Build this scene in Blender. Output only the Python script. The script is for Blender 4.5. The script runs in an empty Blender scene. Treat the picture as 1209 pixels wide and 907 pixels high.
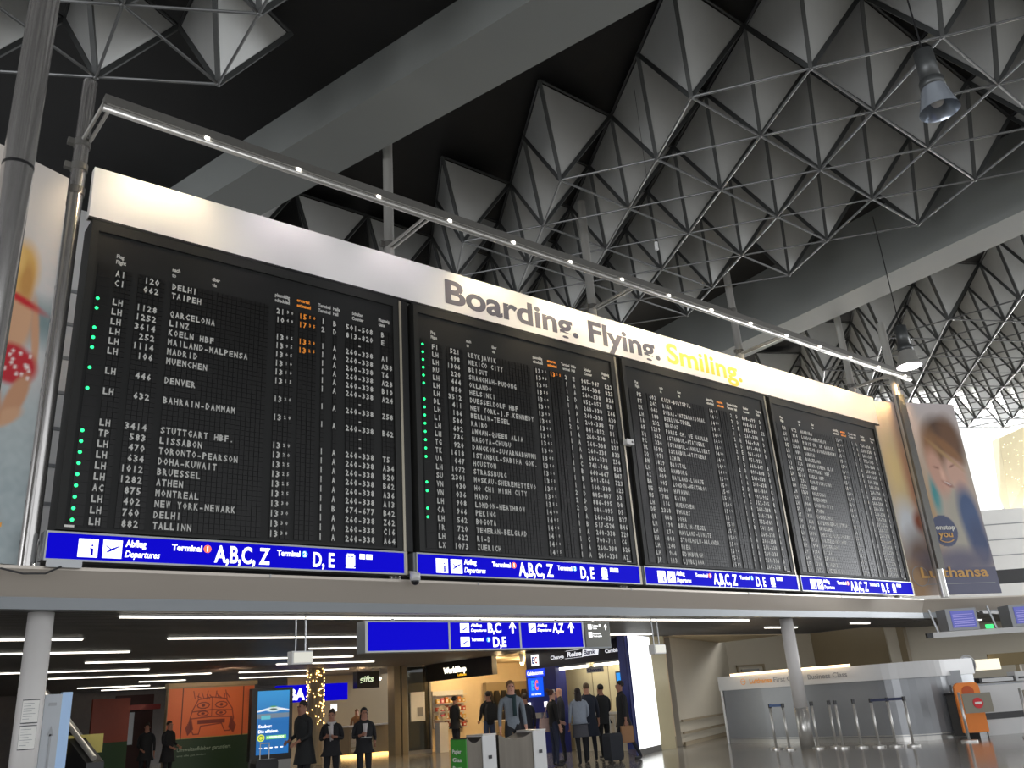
import bpy, bmesh, math, random
import numpy as np
from mathutils import Vector, Matrix
random.seed(4)
rng = np.random.default_rng(4)
SC = bpy.context.scene
COL = SC.collection
# ------------------------------------------------------------------ camera
# world axes: X runs along the departure boards, Y away from the viewer, Z up, floor at 0
def cam_setup():
    f, pitch, roll, yaw = 1010.0, math.radians(20.46), math.radians(-3.98), math.radians(50.5)
    D = Vector((math.sin(yaw), math.cos(yaw), 0)); N = Vector((math.cos(yaw), -math.sin(yaw), 0))
    fw = Vector((0, math.cos(pitch), math.sin(pitch))); up = Vector((0, -math.sin(pitch), math.cos(pitch))); rt = Vector((1, 0, 0))
    r2 = rt*math.cos(roll) + up*math.sin(roll); u2 = -rt*math.sin(roll) + up*math.cos(roll)
    L = lambda v: Vector((v.dot(D), -v.dot(N), v.z))
    r2, u2, b = L(r2), L(u2), -L(fw)
    m = Matrix(((r2.x, u2.x, b.x, 0), (r2.y, u2.y, b.y, -12.35), (r2.z, u2.z, b.z, 1.4), (0, 0, 0, 1)))
    cam = bpy.data.cameras.new('camera'); cam.sensor_width = 36; cam.sensor_fit = 'HORIZONTAL'; cam.lens = 36*f/1209
    cam.clip_end = 500; cam.clip_start = .05
    o = bpy.data.objects.new('camera', cam); COL.objects.link(o); o.matrix_world = m; SC.camera = o
cam_setup()
# ------------------------------------------------------------------ world, exposure, large lights
W = bpy.data.worlds.new('daylight'); SC.world = W; W.use_nodes = True
bg = W.node_tree.nodes['Background']; bg.inputs[0].default_value = (.93, .96, 1.0, 1); bg.inputs[1].default_value = 1.35
SC.view_settings.view_transform = 'Standard'; SC.view_settings.look = 'None'
SC.view_settings.gamma = 1; SC.view_settings.use_curve_mapping = False
SC.view_settings.exposure = 0.0
def area(name, loc, target, sx, sy, power, color):
    l = bpy.data.lights.new(name, 'AREA'); l.shape = 'RECTANGLE'; l.size = sx; l.size_y = sy; l.energy = power; l.color = color
    o = bpy.data.objects.new(name, l); COL.objects.link(o); o.location = loc
    o.rotation_euler = (Vector(target)-Vector(loc)).to_track_quat('-Z', 'Y').to_euler(); return o
def point(name, loc, power, color, r=.08):
    l = bpy.data.lights.new(name, 'POINT'); l.energy = power; l.color = color; l.shadow_soft_size = r
    o = bpy.data.objects.new(name, l); COL.objects.link(o); o.location = loc; return o
def spot(name, loc, target, power, color, ang=90, blend=.8, r=.05):
    l = bpy.data.lights.new(name, 'SPOT'); l.energy = power; l.color = color; l.spot_size = math.radians(ang); l.spot_blend = blend; l.shadow_soft_size = r
    o = bpy.data.objects.new(name, l); COL.objects.link(o); o.location = loc
    o.rotation_euler = (Vector(target)-Vector(loc)).to_track_quat('-Z', 'Y').to_euler(); return o
area('left_roof_fill', (-30, -10, 5), (-10, -8, 9), 34, 9, 5500, (.95, .96, 1))  # added fill out of view at left, lifts the dark roof coffers
area('right_roof_fill', (58, -12, 6), (30, -8, 11), 34, 9, 12000, (.95, .97, 1))  # added fill on the bright facade side, aimed up at the roof
area('facade_window_light', (58, 8, 15.5), (42, -3, 0), 24, 12, 45000, (1, .98, .95))
area('rear_roof_fill', (12, -48, 4), (12, -20, 16), 50, 6, 1200, (.97, .97, 1))  # weak added fill behind the viewer, no window is built there
# ------------------------------------------------------------------ materials
def lin(c): return tuple((x/12.92 if x <= .04045 else ((x+.055)/1.055)**2.4) for x in c)
def rgb(r, g, b): return lin((r/255, g/255, b/255))
MC = {}
def mat(name, col=(.5, .5, .5), rough=.6, metal=0., emit=None, es=0., var=.0, scale=8., bump=0., stretch=(1, 1, 1), alpha=1., trans=0., coat=0., spec=None):
    if name in MC: return MC[name]
    m = bpy.data.materials.new(name); m.use_nodes = True; nt = m.node_tree; b = nt.nodes['Principled BSDF']
    b.inputs['Base Color'].default_value = (*col, 1); b.inputs['Roughness'].default_value = rough; b.inputs['Metallic'].default_value = metal
    if spec is not None: b.inputs['Specular IOR Level'].default_value = spec
    if trans: b.inputs['Transmission Weight'].default_value = trans
    if coat: b.inputs['Coat Weight'].default_value = coat
    if emit: b.inputs['Emission Color'].default_value = (*emit, 1); b.inputs['Emission Strength'].default_value = es
    if alpha < 1: b.inputs['Alpha'].default_value = alpha
    if var or bump:
        tc = nt.nodes.new('ShaderNodeTexCoord'); mp = nt.nodes.new('ShaderNodeMapping'); mp.inputs['Scale'].default_value = stretch
        nz = nt.nodes.new('ShaderNodeTexNoise'); nz.inputs['Scale'].default_value = scale; nz.inputs['Detail'].default_value = 4
        nt.links.new(tc.outputs['Object'], mp.inputs[0]); nt.links.new(mp.outputs[0], nz.inputs[0])
        if var:
            rp = nt.nodes.new('ShaderNodeMapRange'); rp.inputs[3].default_value = 1-var; rp.inputs[4].default_value = 1+var
            mx = nt.nodes.new('ShaderNodeVectorMath'); mx.operation = 'SCALE'; mx.inputs[0].default_value = col
            nt.links.new(nz.outputs[0], rp.inputs[0]); nt.links.new(rp.outputs[0], mx.inputs['Scale']); nt.links.new(mx.outputs[0], b.inputs['Base Color'])
        if bump:
            bp = nt.nodes.new('ShaderNodeBump'); bp.inputs['Strength'].default_value = bump; bp.inputs['Distance'].default_value = .02
            nt.links.new(nz.outputs[0], bp.inputs['Height']); nt.links.new(bp.outputs[0], b.inputs['Normal'])
    MC[name] = m; return m
def mat_attr(name, rough=.45, emit=0.):
    if name in MC: return MC[name]
    m = bpy.data.materials.new(name); m.use_nodes = True; nt = m.node_tree; b = nt.nodes['Principled BSDF']
    a = nt.nodes.new('ShaderNodeAttribute'); a.attribute_name = 'print'; nt.links.new(a.outputs[0], b.inputs['Base Color']); b.inputs['Roughness'].default_value = rough
    if emit: nt.links.new(a.outputs[0], b.inputs['Emission Color']); b.inputs['Emission Strength'].default_value = emit; b.inputs['Base Color'].default_value = (0, 0, 0, 1)
    MC[name] = m; return m
M = dict(
    steel=mat('brushed_steel', (.52, .51, .48), .3, .55, var=.08, scale=30, stretch=(1, 1, .1)),
    polish=mat('polished_steel', (.58, .56, .54), .22, .85, var=.08, scale=30, stretch=(1, 1, .1)),
    steel_d=mat('dull_steel', (.20, .195, .18), .4, .5, var=.1, scale=20),
    alu=mat('aluminium', (.35, .36, .37), .4, .8, var=.05, scale=15),
    black=mat('black_paint', (.008, .008, .008), .5, var=.2, scale=3),
    deck=mat('black_roof_deck', (.012, .012, .012), .7, var=.3, scale=1.5),
    beam=mat('beam_grey_paint', (.245, .26, .25), .55, var=.07, scale=.7),
    coffer=mat('coffer_panel_paint', (.48, .49, .48), .38, .2, var=.06, scale=3),
    strut=mat('strut_dark_paint', (.085, .09, .09), .4, .4, var=.1, scale=5),
    rod=mat('rod_grey_paint', (.15, .155, .155), .35, .5, var=.1, scale=5),
    house=mat('board_housing', (.017, .0175, .016), .55, spec=.3, var=.1, scale=4),
    panel=mat('board_panel', (.009, .0095, .009), .55, spec=.3, var=.1, scale=6),
    flap=mat('flap_cell', (.006, .0057, .0052), .4, spec=.3, var=.25, scale=40),
    flapw=mat('flap_white', (.55, .55, .52), .6, var=.06, scale=30),
    flapo=mat('flap_orange', (.85, .27, .02), .6, emit=(1, .35, .03), es=.15, var=.05, scale=30),
    led=mat('green_led', (0, .3, .08), .4, emit=(.02, 1, .25), es=2.2, var=.1),
    beige=mat('edge_trim_metal', (.42, .38, .30), .4, .5, var=.05, scale=10),
    banner=mat('banner_white', (.80, .79, .77), .55, var=.02, scale=2),
    grey_t=mat('banner_grey_print', (.10, .10, .13), .6, var=.03),
    yel_t=mat('banner_yellow_print', (.72, .56, .06), .6, var=.03),
    blue=mat('backlit_blue', (.0, .0, .05), .6, emit=(.003, .001, .62), es=.95, var=.1, spec=.05),
    white_e=mat('backlit_white', (.8, .8, .8), .4, emit=(1, 1, 1), es=1.3, var=.02),
    red_e=mat('backlit_orange_red', (.8, .1, .05), .4, emit=(1, .16, .07), es=1.0, var=.02),
    cyan_e=mat('backlit_cyan', (.05, .4, .8), .4, emit=(.01, .3, .75), es=.8, var=.02),
    fascia=mat('fascia_gloss', (.50, .45, .39), .3, .35, var=.05, scale=1.2, stretch=(.2, 1, 1)),
    fascia2=mat('fascia_grey', (.21, .225, .235), .4, .3, var=.05, scale=2),
    pillar=mat('pillar_white', (.62, .60, .58), .45, var=.03, scale=3),
    slat=mat('ceiling_slat', (.13, .125, .125), .5, .2, var=.2, scale=5),
    tube=mat('lamp_tube', (.9, .9, .85), .4, emit=(1, .93, .80), es=4, var=.02),
    led_w=mat('rail_led', (.9, .9, .9), .4, emit=(1, .95, .85), es=3, var=.02),
    wall=mat('beige_wall', (.52, .47, .37), .5, var=.05, scale=1.2),
    wall_b=mat('brown_wall', (.30, .24, .15), .5, var=.06, scale=1.5),
    white=mat('white_laminate', (.62, .62, .61), .4, var=.03, scale=3),
    greyp=mat('grey_laminate', (.26, .27, .28), .35, .3, var=.05, scale=3),
    blue_p=mat('dark_blue_panel', (.012, .02, .16), .35, var=.05, scale=3),
    navy=mat('navy_fascia', (.006, .007, .025), .35, var=.1),
    dark=mat('dark_plastic', (.012, .012, .013), .4, var=.1),
    glass=mat('clear_glass', (.75, .85, .82), .05, 0, alpha=.22, var=.02),
    glassd=mat('dark_glass', (.02, .03, .03), .08, .3, alpha=.75, var=.05),
    orange=mat('orange_panel', (.85, .24, .03), .45, var=.04),
    red=mat('red_print', (.6, .02, .03), .5, var=.03),
    paper=mat('paper', (.75, .74, .70), .7, var=.03),
    warmwall=mat('shop_warm_wall', (.75, .62, .42), .6, var=.04),
    yellow=mat('yellow_panel', (.75, .62, .15), .5, var=.04),
    shop_e=mat('shop_sign_yellow', (.9, .6, .05), .5, emit=(1, .5, .02), es=1.5, var=.02),
    skin=mat('skin', (.50, .30, .21), .55, var=.06, scale=20),
)
def cloth(r, g, b):
    n = 'cloth_%d_%d_%d' % (r, g, b)
    return mat(n, rgb(r, g, b), .85, var=.15, scale=25, bump=.1)
# ------------------------------------------------------------------ mesh helper
class MB:
    def __init__(s): s.v = []; s.f = []; s.m = []; s.n = 0
    def add(s, V, Fc, mi=0):
        V = np.asarray(V, float).reshape(-1, 3); s.v.append(V)
        for q in Fc: s.f.append([i+s.n for i in q]); s.m.append(mi)
        s.n += len(V); return s
    def box(s, lo, hi, mi=0, rot=0, piv=None):
        x0, y0, z0 = lo; x1, y1, z1 = hi
        V = np.array([(x0, y0, z0), (x1, y0, z0), (x1, y1, z0), (x0, y1, z0), (x0, y0, z1), (x1, y0, z1), (x1, y1, z1), (x0, y1, z1)], float)
        if rot:
            p = np.array(piv if piv is not None else ((x0+x1)/2, (y0+y1)/2, 0.)); c, d = math.cos(rot), math.sin(rot)
            U = V-p; V = np.stack([U[:, 0]*c-U[:, 1]*d, U[:, 0]*d+U[:, 1]*c, U[:, 2]], 1)+p
        return s.add(V, [(0, 3, 2, 1), (4, 5, 6, 7), (0, 1, 5, 4), (1, 2, 6, 5), (2, 3, 7, 6), (3, 0, 4, 7)], mi)
    def cyl(s, a, b, r, n=12, mi=0, r2=None, caps=True):
        a = np.array(a, float); b = np.array(b, float); r2 = r if r2 is None else r2
        d = b-a; d /= np.linalg.norm(d); h = np.array([1, 0, 0.]) if abs(d[0]) < .8 else np.array([0, 1., 0]); u = np.cross(d, h); u /= np.linalg.norm(u); w = np.cross(d, u)
        V = [];
        for i in range(n):
            t = 2*math.pi*i/n; e = u*math.cos(t)+w*math.sin(t); V.append(a+e*r)
        for i in range(n):
            t = 2*math.pi*i/n; e = u*math.cos(t)+w*math.sin(t); V.append(b+e*r2)
        Fc = [(i, (i+1) % n, n+(i+1) % n, n+i) for i in range(n)]
        if caps: Fc += [tuple(range(n-1, -1, -1)), tuple(range(n, 2*n))]
        return s.add(V, Fc, mi)
    def sph(s, c, r, n=12, k=8, mi=0, sc=(1, 1, 1), z0=-1., z1=1.):
        V = []; Fc = []
        for j in range(k+1):
            ph = math.asin(max(-1, min(1, z0)))+(math.asin(min(1, z1))-math.asin(max(-1, z0)))*j/k
            for i in range(n):
                t = 2*math.pi*i/n; V.append((c[0]+r*sc[0]*math.cos(ph)*math.cos(t), c[1]+r*sc[1]*math.cos(ph)*math.sin(t), c[2]+r*sc[2]*math.sin(ph)))
        for j in range(k):
            for i in range(n): Fc.append((j*n+i, j*n+(i+1) % n, (j+1)*n+(i+1) % n, (j+1)*n+i))
        return s.add(V, Fc, mi)
    def prism(s, poly, z0, z1, mi=0):
        n = len(poly); V = [(x, y, z0) for x, y in poly]+[(x, y, z1) for x, y in poly]
        return s.add(V, [(i, (i+1) % n, n+(i+1) % n, n+i) for i in range(n)]+[tuple(range(n-1, -1, -1)), tuple(range(n, 2*n))], mi)
    def loft(s, rings, mi=0, caps=True):
        n = len(rings[0]); V = [p for r in rings for p in r]; Fc = []
        for j in range(len(rings)-1):
            for i in range(n): Fc.append((j*n+i, j*n+(i+1) % n, (j+1)*n+(i+1) % n, (j+1)*n+i))
        if caps: Fc += [tuple(range(n-1, -1, -1)), tuple(range((len(rings)-1)*n, len(rings)*n))]
        return s.add(V, Fc, mi)
    def path(s, pts, r, n=8, mi=0):
        for a, b in zip(pts[:-1], pts[1:]): s.cyl(a, b, r, n, mi)
        for p in pts[1:-1]: s.sph(p, r, n, 4, mi)
        return s
    def mesh(s, name, mats, origin=(0, 0, 0), smooth=False):
        me = bpy.data.meshes.new(name); V = np.concatenate(s.v) - np.array(origin) if s.v else np.zeros((0, 3))
        me.from_pydata(V.tolist(), [], s.f)
        for m in (mats if isinstance(mats, (list, tuple)) else [mats]): me.materials.append(m)
        if max(s.m, default=0): me.polygons.foreach_set('material_index', s.m)
        if smooth: me.polygons.foreach_set('use_smooth', [True]*len(me.polygons))
        me.update(); return me
def wloc(o):
    l = Vector((0, 0, 0))
    while o: l = l+o.location; o = o.parent
    return l
def part(name, mb, mats, parent=None, label=None, smooth=False, kind=None):
    """one mesh object; vertices given in world axes, stored relative to the parent"""
    org = wloc(parent) if parent else Vector((0, 0, 0))
    me = mb if isinstance(mb, bpy.types.Mesh) else mb.mesh(name, mats, org, smooth)
    o = bpy.data.objects.new(name, me); COL.objects.link(o)
    if parent: o.parent = parent
    if label: o['label'] = label
    if kind: o['kind'] = kind
    return o
def thing(name, loc, label, cat, group=None):
    o = bpy.data.objects.new(name, None); COL.objects.link(o); o.location = loc; o.empty_display_size = .1
    o['label'] = label; o['category'] = cat
    if group: o['group'] = group
    return o
def single(name, mb, mats, label, cat, group=None, smooth=False, loc=None):
    V = np.concatenate(mb.v); lo = V.min(0); hi = V.max(0)
    org = Vector(loc) if loc else Vector(((lo[0]+hi[0])/2, (lo[1]+hi[1])/2, lo[2]))
    me = mb.mesh(name, mats, org, smooth); o = bpy.data.objects.new(name, me); COL.objects.link(o); o.location = org
    o['label'] = label; o['category'] = cat
    if group: o['group'] = group
    return o
def struct(name, mb, mats, parent=None, label=None, smooth=False):
    o = part(name, mb, mats, parent, label, smooth)
    if not parent: o['kind'] = 'structure'
    return o
def instances(name, me, mats4, parent, limit=300):
    """objects sharing one mesh; past the limit the rest is joined into one stuff part"""
    pl = wloc(parent)
    for m in mats4[:limit]:
        o = bpy.data.objects.new(name, me); COL.objects.link(o); o.parent = parent
        m = m.copy(); m.translation -= pl; o.matrix_local = m
    rest = mats4[limit:]
    if rest:
        mb = MB(); V0 = np.array([v.co for v in me.vertices]); F0 = [list(p.vertices) for p in me.polygons]
        for m in rest:
            A = np.array(m); mb.add(V0@A[:3, :3].T+A[:3, 3], F0)
        part(name+'_field', mb, me.materials[0], parent, kind='stuff')
# ------------------------------------------------------------------ text
GC = {}
def glyphs(txt, bold=0., shear=0., res=3):
    k = (txt, bold, shear, res)
    if k in GC: return GC[k]
    cu = bpy.data.curves.new('t', 'FONT'); cu.body = txt; cu.size = 1; cu.offset = bold; cu.shear = shear; cu.resolution_u = res; cu.fill_mode = 'FRONT'
    ob = bpy.data.objects.new('t', cu); COL.objects.link(ob); dg = bpy.context.evaluated_depsgraph_get(); dg.update()
    me = bpy.data.meshes.new_from_object(ob.evaluated_get(dg)); V = np.array([v.co[:] for v in me.vertices]).reshape(-1, 3); Fc = [list(p.vertices) for p in me.polygons]
    bpy.data.objects.remove(ob); bpy.data.curves.remove(cu); bpy.data.meshes.remove(me)
    GC[k] = (V, Fc); return GC[k]
def text(mb, txt, x, z, h, y=0., w=None, sx=1., bold=.0, shear=0., mi=0, align='l', frame=None, res=3):
    """flat lettering in the XZ plane; h = capital height; w = fitted total width"""
    V, Fc = glyphs(txt, bold, shear, res)
    if not len(V): return
    s = h/.73; V = V.copy(); x0 = V[:, 0].min(); wd = V[:, 0].max()-x0
    kx = s*sx if w is None else w/wd
    px = (V[:, 0]-x0)*kx; pz = V[:, 1]*s
    if align == 'c': px -= wd*kx/2
    if align == 'r': px -= wd*kx
    P = np.stack([x+px, np.full_like(px, y), z+pz], 1)
    if frame is not None: o, ux = frame; P = np.array(o)+np.outer(P[:, 0], ux)+np.outer(P[:, 1], np.array([-ux[1], ux[0], 0.]))+np.outer(P[:, 2], (0, 0, 1.))
    mb.add(P, Fc, mi)
def flapchar(ch):
    V, Fc = glyphs(ch, .035, 0, 1)
    if not len(V): return None
    V = V.copy(); cx = (V[:, 0].min()+V[:, 0].max())/2; w = V[:, 0].max()-V[:, 0].min()
    V[:, 0] -= cx; V[:, 0] *= min(1/.73, .62/max(w, .01)*1.0) if w > .3 else 1.0
    V[:, 1] /= .73
    return V, Fc
FC = {c: flapchar(c) for c in 'ABCDEFGHIJKLMNOPQRSTUVWXYZ0123456789-.'}
def flaptext(mb, txt, x, z, y, h=.098, pitch=.078, mi=0, zoff=0.):
    for i, c in enumerate(txt):
        g = FC.get(c)
        if g is None: continue
        V, Fc = g; P = np.stack([x+pitch*(i+.5)+V[:, 0]*h, np.full(len(V), y), z+zoff+V[:, 1]*h], 1); mb.add(P, Fc, mi)
# ------------------------------------------------------------------ soft printed pictures
def paint(shapes, nu, nv, base):
    U, Vv = np.meshgrid((np.arange(nu))/(nu-1), (np.arange(nv))/(nv-1)); C = np.zeros((nv, nu, 3)); C[:] = base
    for sh in shapes:
        k = sh[0]; col = np.array(sh[1])
        if k == 'e':
            _, _, cu, cv, ru, rv, ang, soft = sh; du = (U-cu); dv = (Vv-cv); asp = 1.
            c, s = math.cos(math.radians(ang)), math.sin(math.radians(ang)); a = (du*c+dv*s)/ru; b = (-du*s+dv*c)/rv
            d = np.sqrt(a*a+b*b); al = np.clip((1+soft-d)/(2*soft), 0, 1)
        elif k == 'g':   # vertical blend between v0 and v1 into colour
            _, _, v0, v1 = sh; al = np.clip((Vv-v0)/(v1-v0), 0, 1)
        elif k == 'r':
            _, _, u0, v0, u1, v1 = sh; al = ((U >= u0) & (U <= u1) & (Vv >= v0) & (Vv <= v1)).astype(float)
        elif k == 'l':   # line
            _, _, u0, v0, u1, v1, wd, asp = sh; ax = (u1-u0)*asp; ay = v1-v0; L2 = ax*ax+ay*ay
            t = np.clip(((U-u0)*asp*ax+(Vv-v0)*ay)/L2, 0, 1); d = np.hypot((U-u0)*asp-t*ax, (Vv-v0)-t*ay); al = np.clip((wd*1.5-d)/(wd), 0, 1)
        elif k == 'n':   # blotches
            _, _, amt, fr = sh; al = amt*(.5+.5*np.sin(U*fr+np.sin(Vv*fr*1.7)*2)*np.cos(Vv*fr*.8+np.sin(U*fr*1.3)*2))
        al = al[..., None]; C = C*(1-al)+col*al
    return C
def picture(name, shapes, base, o, ux, uz, w, h, nu, nv, mt, parent, label=None):
    C = paint(shapes, nu, nv, base); org = np.array(wloc(parent))
    U, Vv = np.meshgrid(np.arange(nu)/(nu-1), np.arange(nv)/(nv-1)); P = np.array(o)-org+U[..., None]*w*np.array(ux)+Vv[..., None]*h*np.array(uz)
    F = [(j*nu+i, j*nu+i+1, (j+1)*nu+i+1, (j+1)*nu+i) for j in range(nv-1) for i in range(nu-1)]
    me = bpy.data.meshes.new(name); me.from_pydata(P.reshape(-1, 3).tolist(), [], F); me.materials.append(mt)
    at = me.color_attributes.new('print', 'FLOAT_COLOR', 'POINT'); at.data.foreach_set('color', np.concatenate([C.reshape(-1, 3), np.ones((nu*nv, 1))], 1).ravel())
    return part(name, me, None, parent, label)
# ================================================================== SETTING
# floor
fl = mat('polished_stone_floor', (.30, .275, .235), .14, 0, var=.12, scale=2.0)
def tiles():
    nt = fl.node_tree; b = nt.nodes['Principled BSDF']; tc = nt.nodes.new('ShaderNodeTexCoord'); br = nt.nodes.new('ShaderNodeTexBrick')
    br.offset = 0; br.inputs['Scale'].default_value = 1; br.inputs['Brick Width'].default_value = .6; br.inputs['Row Height'].default_value = .6; br.inputs['Mortar Size'].default_value = .004
    br.inputs['Color1'].default_value = (.30, .275, .235, 1); br.inputs['Color2'].default_value = (.25, .23, .20, 1); br.inputs['Mortar'].default_value = (.15, .14, .12, 1)
    nt.links.new(tc.outputs['Object'], br.inputs[0]); nt.links.new(br.outputs[0], b.inputs['Base Color'])
tiles()
struct('floor', MB().box((-60, -60, -.3), (75, 60, 0)), fl)
# lower hall ceiling (z 2.9), a slab that carries the gallery
ang = math.radians(21.5)
PL = (1.75, 0.0); PR = (24.6, 0.0)
def fasciapath(off):
    # polyline of the gallery front: left bend, straight, right bend
    a = (PL[0]-14*math.cos(ang), -14*math.sin(ang)-0); b = PL; c = PR; d = (PR[0]+8*math.cos(ang), -8*math.sin(ang))
    return [(a[0], a[1]+off), (b[0], b[1]+off), (c[0], c[1]+off), (d[0], d[1]+off)]
fp = fasciapath(.2)
gal = MB()
gal.prism([fp[0], fp[1], (19.0, .2), (19.0, 30), (-11.3, 30)], 2.98, 3.4)
gal.prism([(19.0, .2), fp[2], (25.5, .2), (25.5, 4.3), (19.0, 4.3)], 2.98, 3.4)
gal.prism([(25.5, .0), fp[3], (40, -1.7), (40, 3.0), (25.5, 2.3)], 2.98, 3.4)
ceil = struct('ceiling', gal, M['slat'])
sl = MB(); y = .35
while y < 26:
    x0 = -6; x1 = 19.0 if y > 4.3 else 25.5
    sl.box((x0, y, 2.9), (x1, y+.09, 2.98)); y += .15
part('ceiling_slat', sl, M['slat'], ceil, kind='stuff')
sl = MB(); y = -1.2
while y < 2.4:
    sl.box((25.6, y, 2.9), (34, y+.09, 2.98)); y += .15
part('ceiling_slat', sl, M['slat'], ceil, kind='stuff')
# linear lamps between the slats
segs = [(.47, 3.33, 17.3), (3.68, -1, 3.6), (3.68, 5.0, 8.9), (3.68, 13.9, 17.4), (6.4, -1, 5.1), (6.4, 9.0, 13.6), (9.2, 4.95, 11.6), (11.6, 10.5, 13.6), (15.1, 5.4, 9.9), (15.1, 10.8, 14.6),
        (12.2, 3.0, 7.2), (18.6, 8.8, 10.3), (18.6, 12.2, 15.0), (21.5, 7.6, 10), (24, 9, 12.5), (2.1, 20.2, 21.6), (1.0, 22.6, 23.5), (0.0, 26.9, 28.2)]
nlab = ['continuous white strip lamp along the front edge of the dark slatted ceiling', 'white strip lamp in the second row at the left edge of the slatted ceiling', 'white strip lamp in the second row, right of the white left pillar', 'white strip lamp in the second row above the hanging signs',
        'white strip lamp in the third row crossing behind the white left pillar', 'white strip lamp in the third row left of the hanging blue sign', 'long white strip lamp in the fourth row behind the small hanging box', 'short white strip lamp deep behind the small hanging box', 'long white strip lamp above the orange and green hoarding',
        'white strip lamp deep in the hall above the lit column', 'white strip lamp of the fifth row right of the white left pillar', 'short white strip lamp just above the left end of the orange hoarding', 'white strip lamp far back above the blue counter sign', 'faint far white strip lamp over the dark red hoarding', 'farthest faint white strip lamp in the dark ceiling',
        'short white strip lamp in the dark ceiling left of the right pillar', 'short white strip lamp in the dark ceiling right of the right pillar', 'short white strip lamp left of the hanging monitors']
for (y, x0, x1), lb in zip(segs, nlab):
    t = thing('strip_lamp', ((x0+x1)/2, y+.06, 2.86), lb, 'lamp', 'strip lamps in the slatted ceiling')
    part('housing', MB().box((x0-.03, y-.0, 2.885), (x1+.03, y+.12, 2.899)), M['alu'], t)
    part('lamp_tube', MB().box((x0, y+.02, 2.862), (x1, y+.10, 2.885)), M['tube'], t)
# gallery fascia: tilted glossy band over a grey band, following the bends
def sweep(prof, pts, mi=0, mb=None):
    mb = mb or MB(); rings = []
    for x, y in pts: rings.append([(x, y+p, q) for p, q in prof])
    n = len(prof); V = [v for r in rings for v in r]; Fc = []
    for j in range(len(rings)-1):
        for i in range(n): Fc.append((j*n+i, j*n+(i+1) % n, (j+1)*n+(i+1) % n, (j+1)*n+i))
    Fc += [tuple(range(n)), tuple(range((len(rings)-1)*n, len(rings)*n))[::-1]]
    return mb.add(V, Fc, mi)
fs = struct('trim_1', sweep([(.0, 2.9), (.0, 3.05), (.25, 3.08), (.25, 2.9)], fasciapath(0)), M['fascia2'])
part('soffit_panel', sweep([(.03, 3.05), (.08, 3.05), (-.08, 3.40), (-.12, 3.38)], fasciapath(0)), M['fascia'], fs)
part('parapet_back', MB().box((2.3, .72, 3.4), (24.2, .78, 3.95)), M['slat'], fs)
part('ledge_panel', sweep([(-.12, 3.38), (-.12, 3.42), (.9, 3.44), (.9, 3.24)], fasciapath(0)), M['fascia'], fs)
for x in (5.2, 9.0, 12.8, 16.6, 20.4):
    part('panel_joint', MB().box((x, -.13, 3.37), (x+.02, -.118, 3.425)), M['alu'], fs)
# walls of the lower hall
struct('wall_left', MB().box((-11, .5, 0), (-10.7, 30, 3)), M['slat'])
struct('wall_back', MB().box((-11, 27, 0), (24, 27.3, 3)), M['slat'])
def wallseg(a, b, z0, z1, th=.15, mb=None, mi=0):
    mb = mb or MB(); a = np.array(a, float); b = np.array(b, float); d = b-a; d /= np.linalg.norm(d); n = np.array([-d[1], d[0]])*th
    return mb.prism([tuple(a), tuple(b), tuple(b+n), tuple(a+n)], z0, z1, mi)
wa = struct('wall_right', wallseg((19.45, 4.95), (25.5, 7.75), 0, 3.6), M['wall'])
part('bumper_rail', wallseg((19.5, 4.93), (24.0, 7.02), .30, .36, -.05), M['wall_b'], wa)
part('bumper_rail', wallseg((19.5, 4.93), (24.0, 7.02), .62, .68, -.05), M['wall_b'], wa)
part('baseboard', wallseg((19.5, 4.93), (24.0, 7.02), 0, .1, -.05), M['wall_b'], wa)
wn = struct('wall_middle', wallseg((25.5, 7.75), (28.9, 6.5), 0, 3.6), M['wall'])
struct('wall_niche', wallseg((28.9, 6.6), (28.2, 2.6), 0, 3.6), M['wall_b'])
struct('wall_checkin', wallseg((28.0, 3.1), (37.4, -6.4), 0, 3.6), M['wall'])
E1 = np.array([math.cos(math.radians(25)), math.sin(math.radians(25)), 0])
# door in the beige wall
dv_ = np.array([3.4, -1.25]); dv_ /= np.linalg.norm(dv_); q = np.array([25.5, 7.75])
def onwall(u0, u1, z0, z1, off=.03): return wallseg(q+dv_*u0, q+dv_*u1, z0, z1, -off)
door = struct('door_1', onwall(.35, 1.35, 0, 2.05, .02), M['wall'])
part('door_frame', onwall(.29, .35, 0, 2.15, .06), M['wall_b'], door)
part('door_frame', onwall(1.35, 1.42, 0, 2.15, .06), M['wall_b'], door)
part('door_frame', onwall(.29, 1.42, 2.09, 2.15, .06), M['wall_b'], door)
part('door_closer', onwall(.45, 1.15, 1.93, 2.0, .09), M['steel_d'], door)
# gallery back wall seen through the gap beside the left poster
gw = struct('wall_gallery', MB().box((-9, 5.6, 3.4), (6, 5.8, 12.0)), M['white'])
for k in range(9):
    part('wall_batten', MB().box((-9, 5.54, 4.0+k*.75), (6, 5.6, 4.06+k*.75)), M['greyp'], gw)
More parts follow.
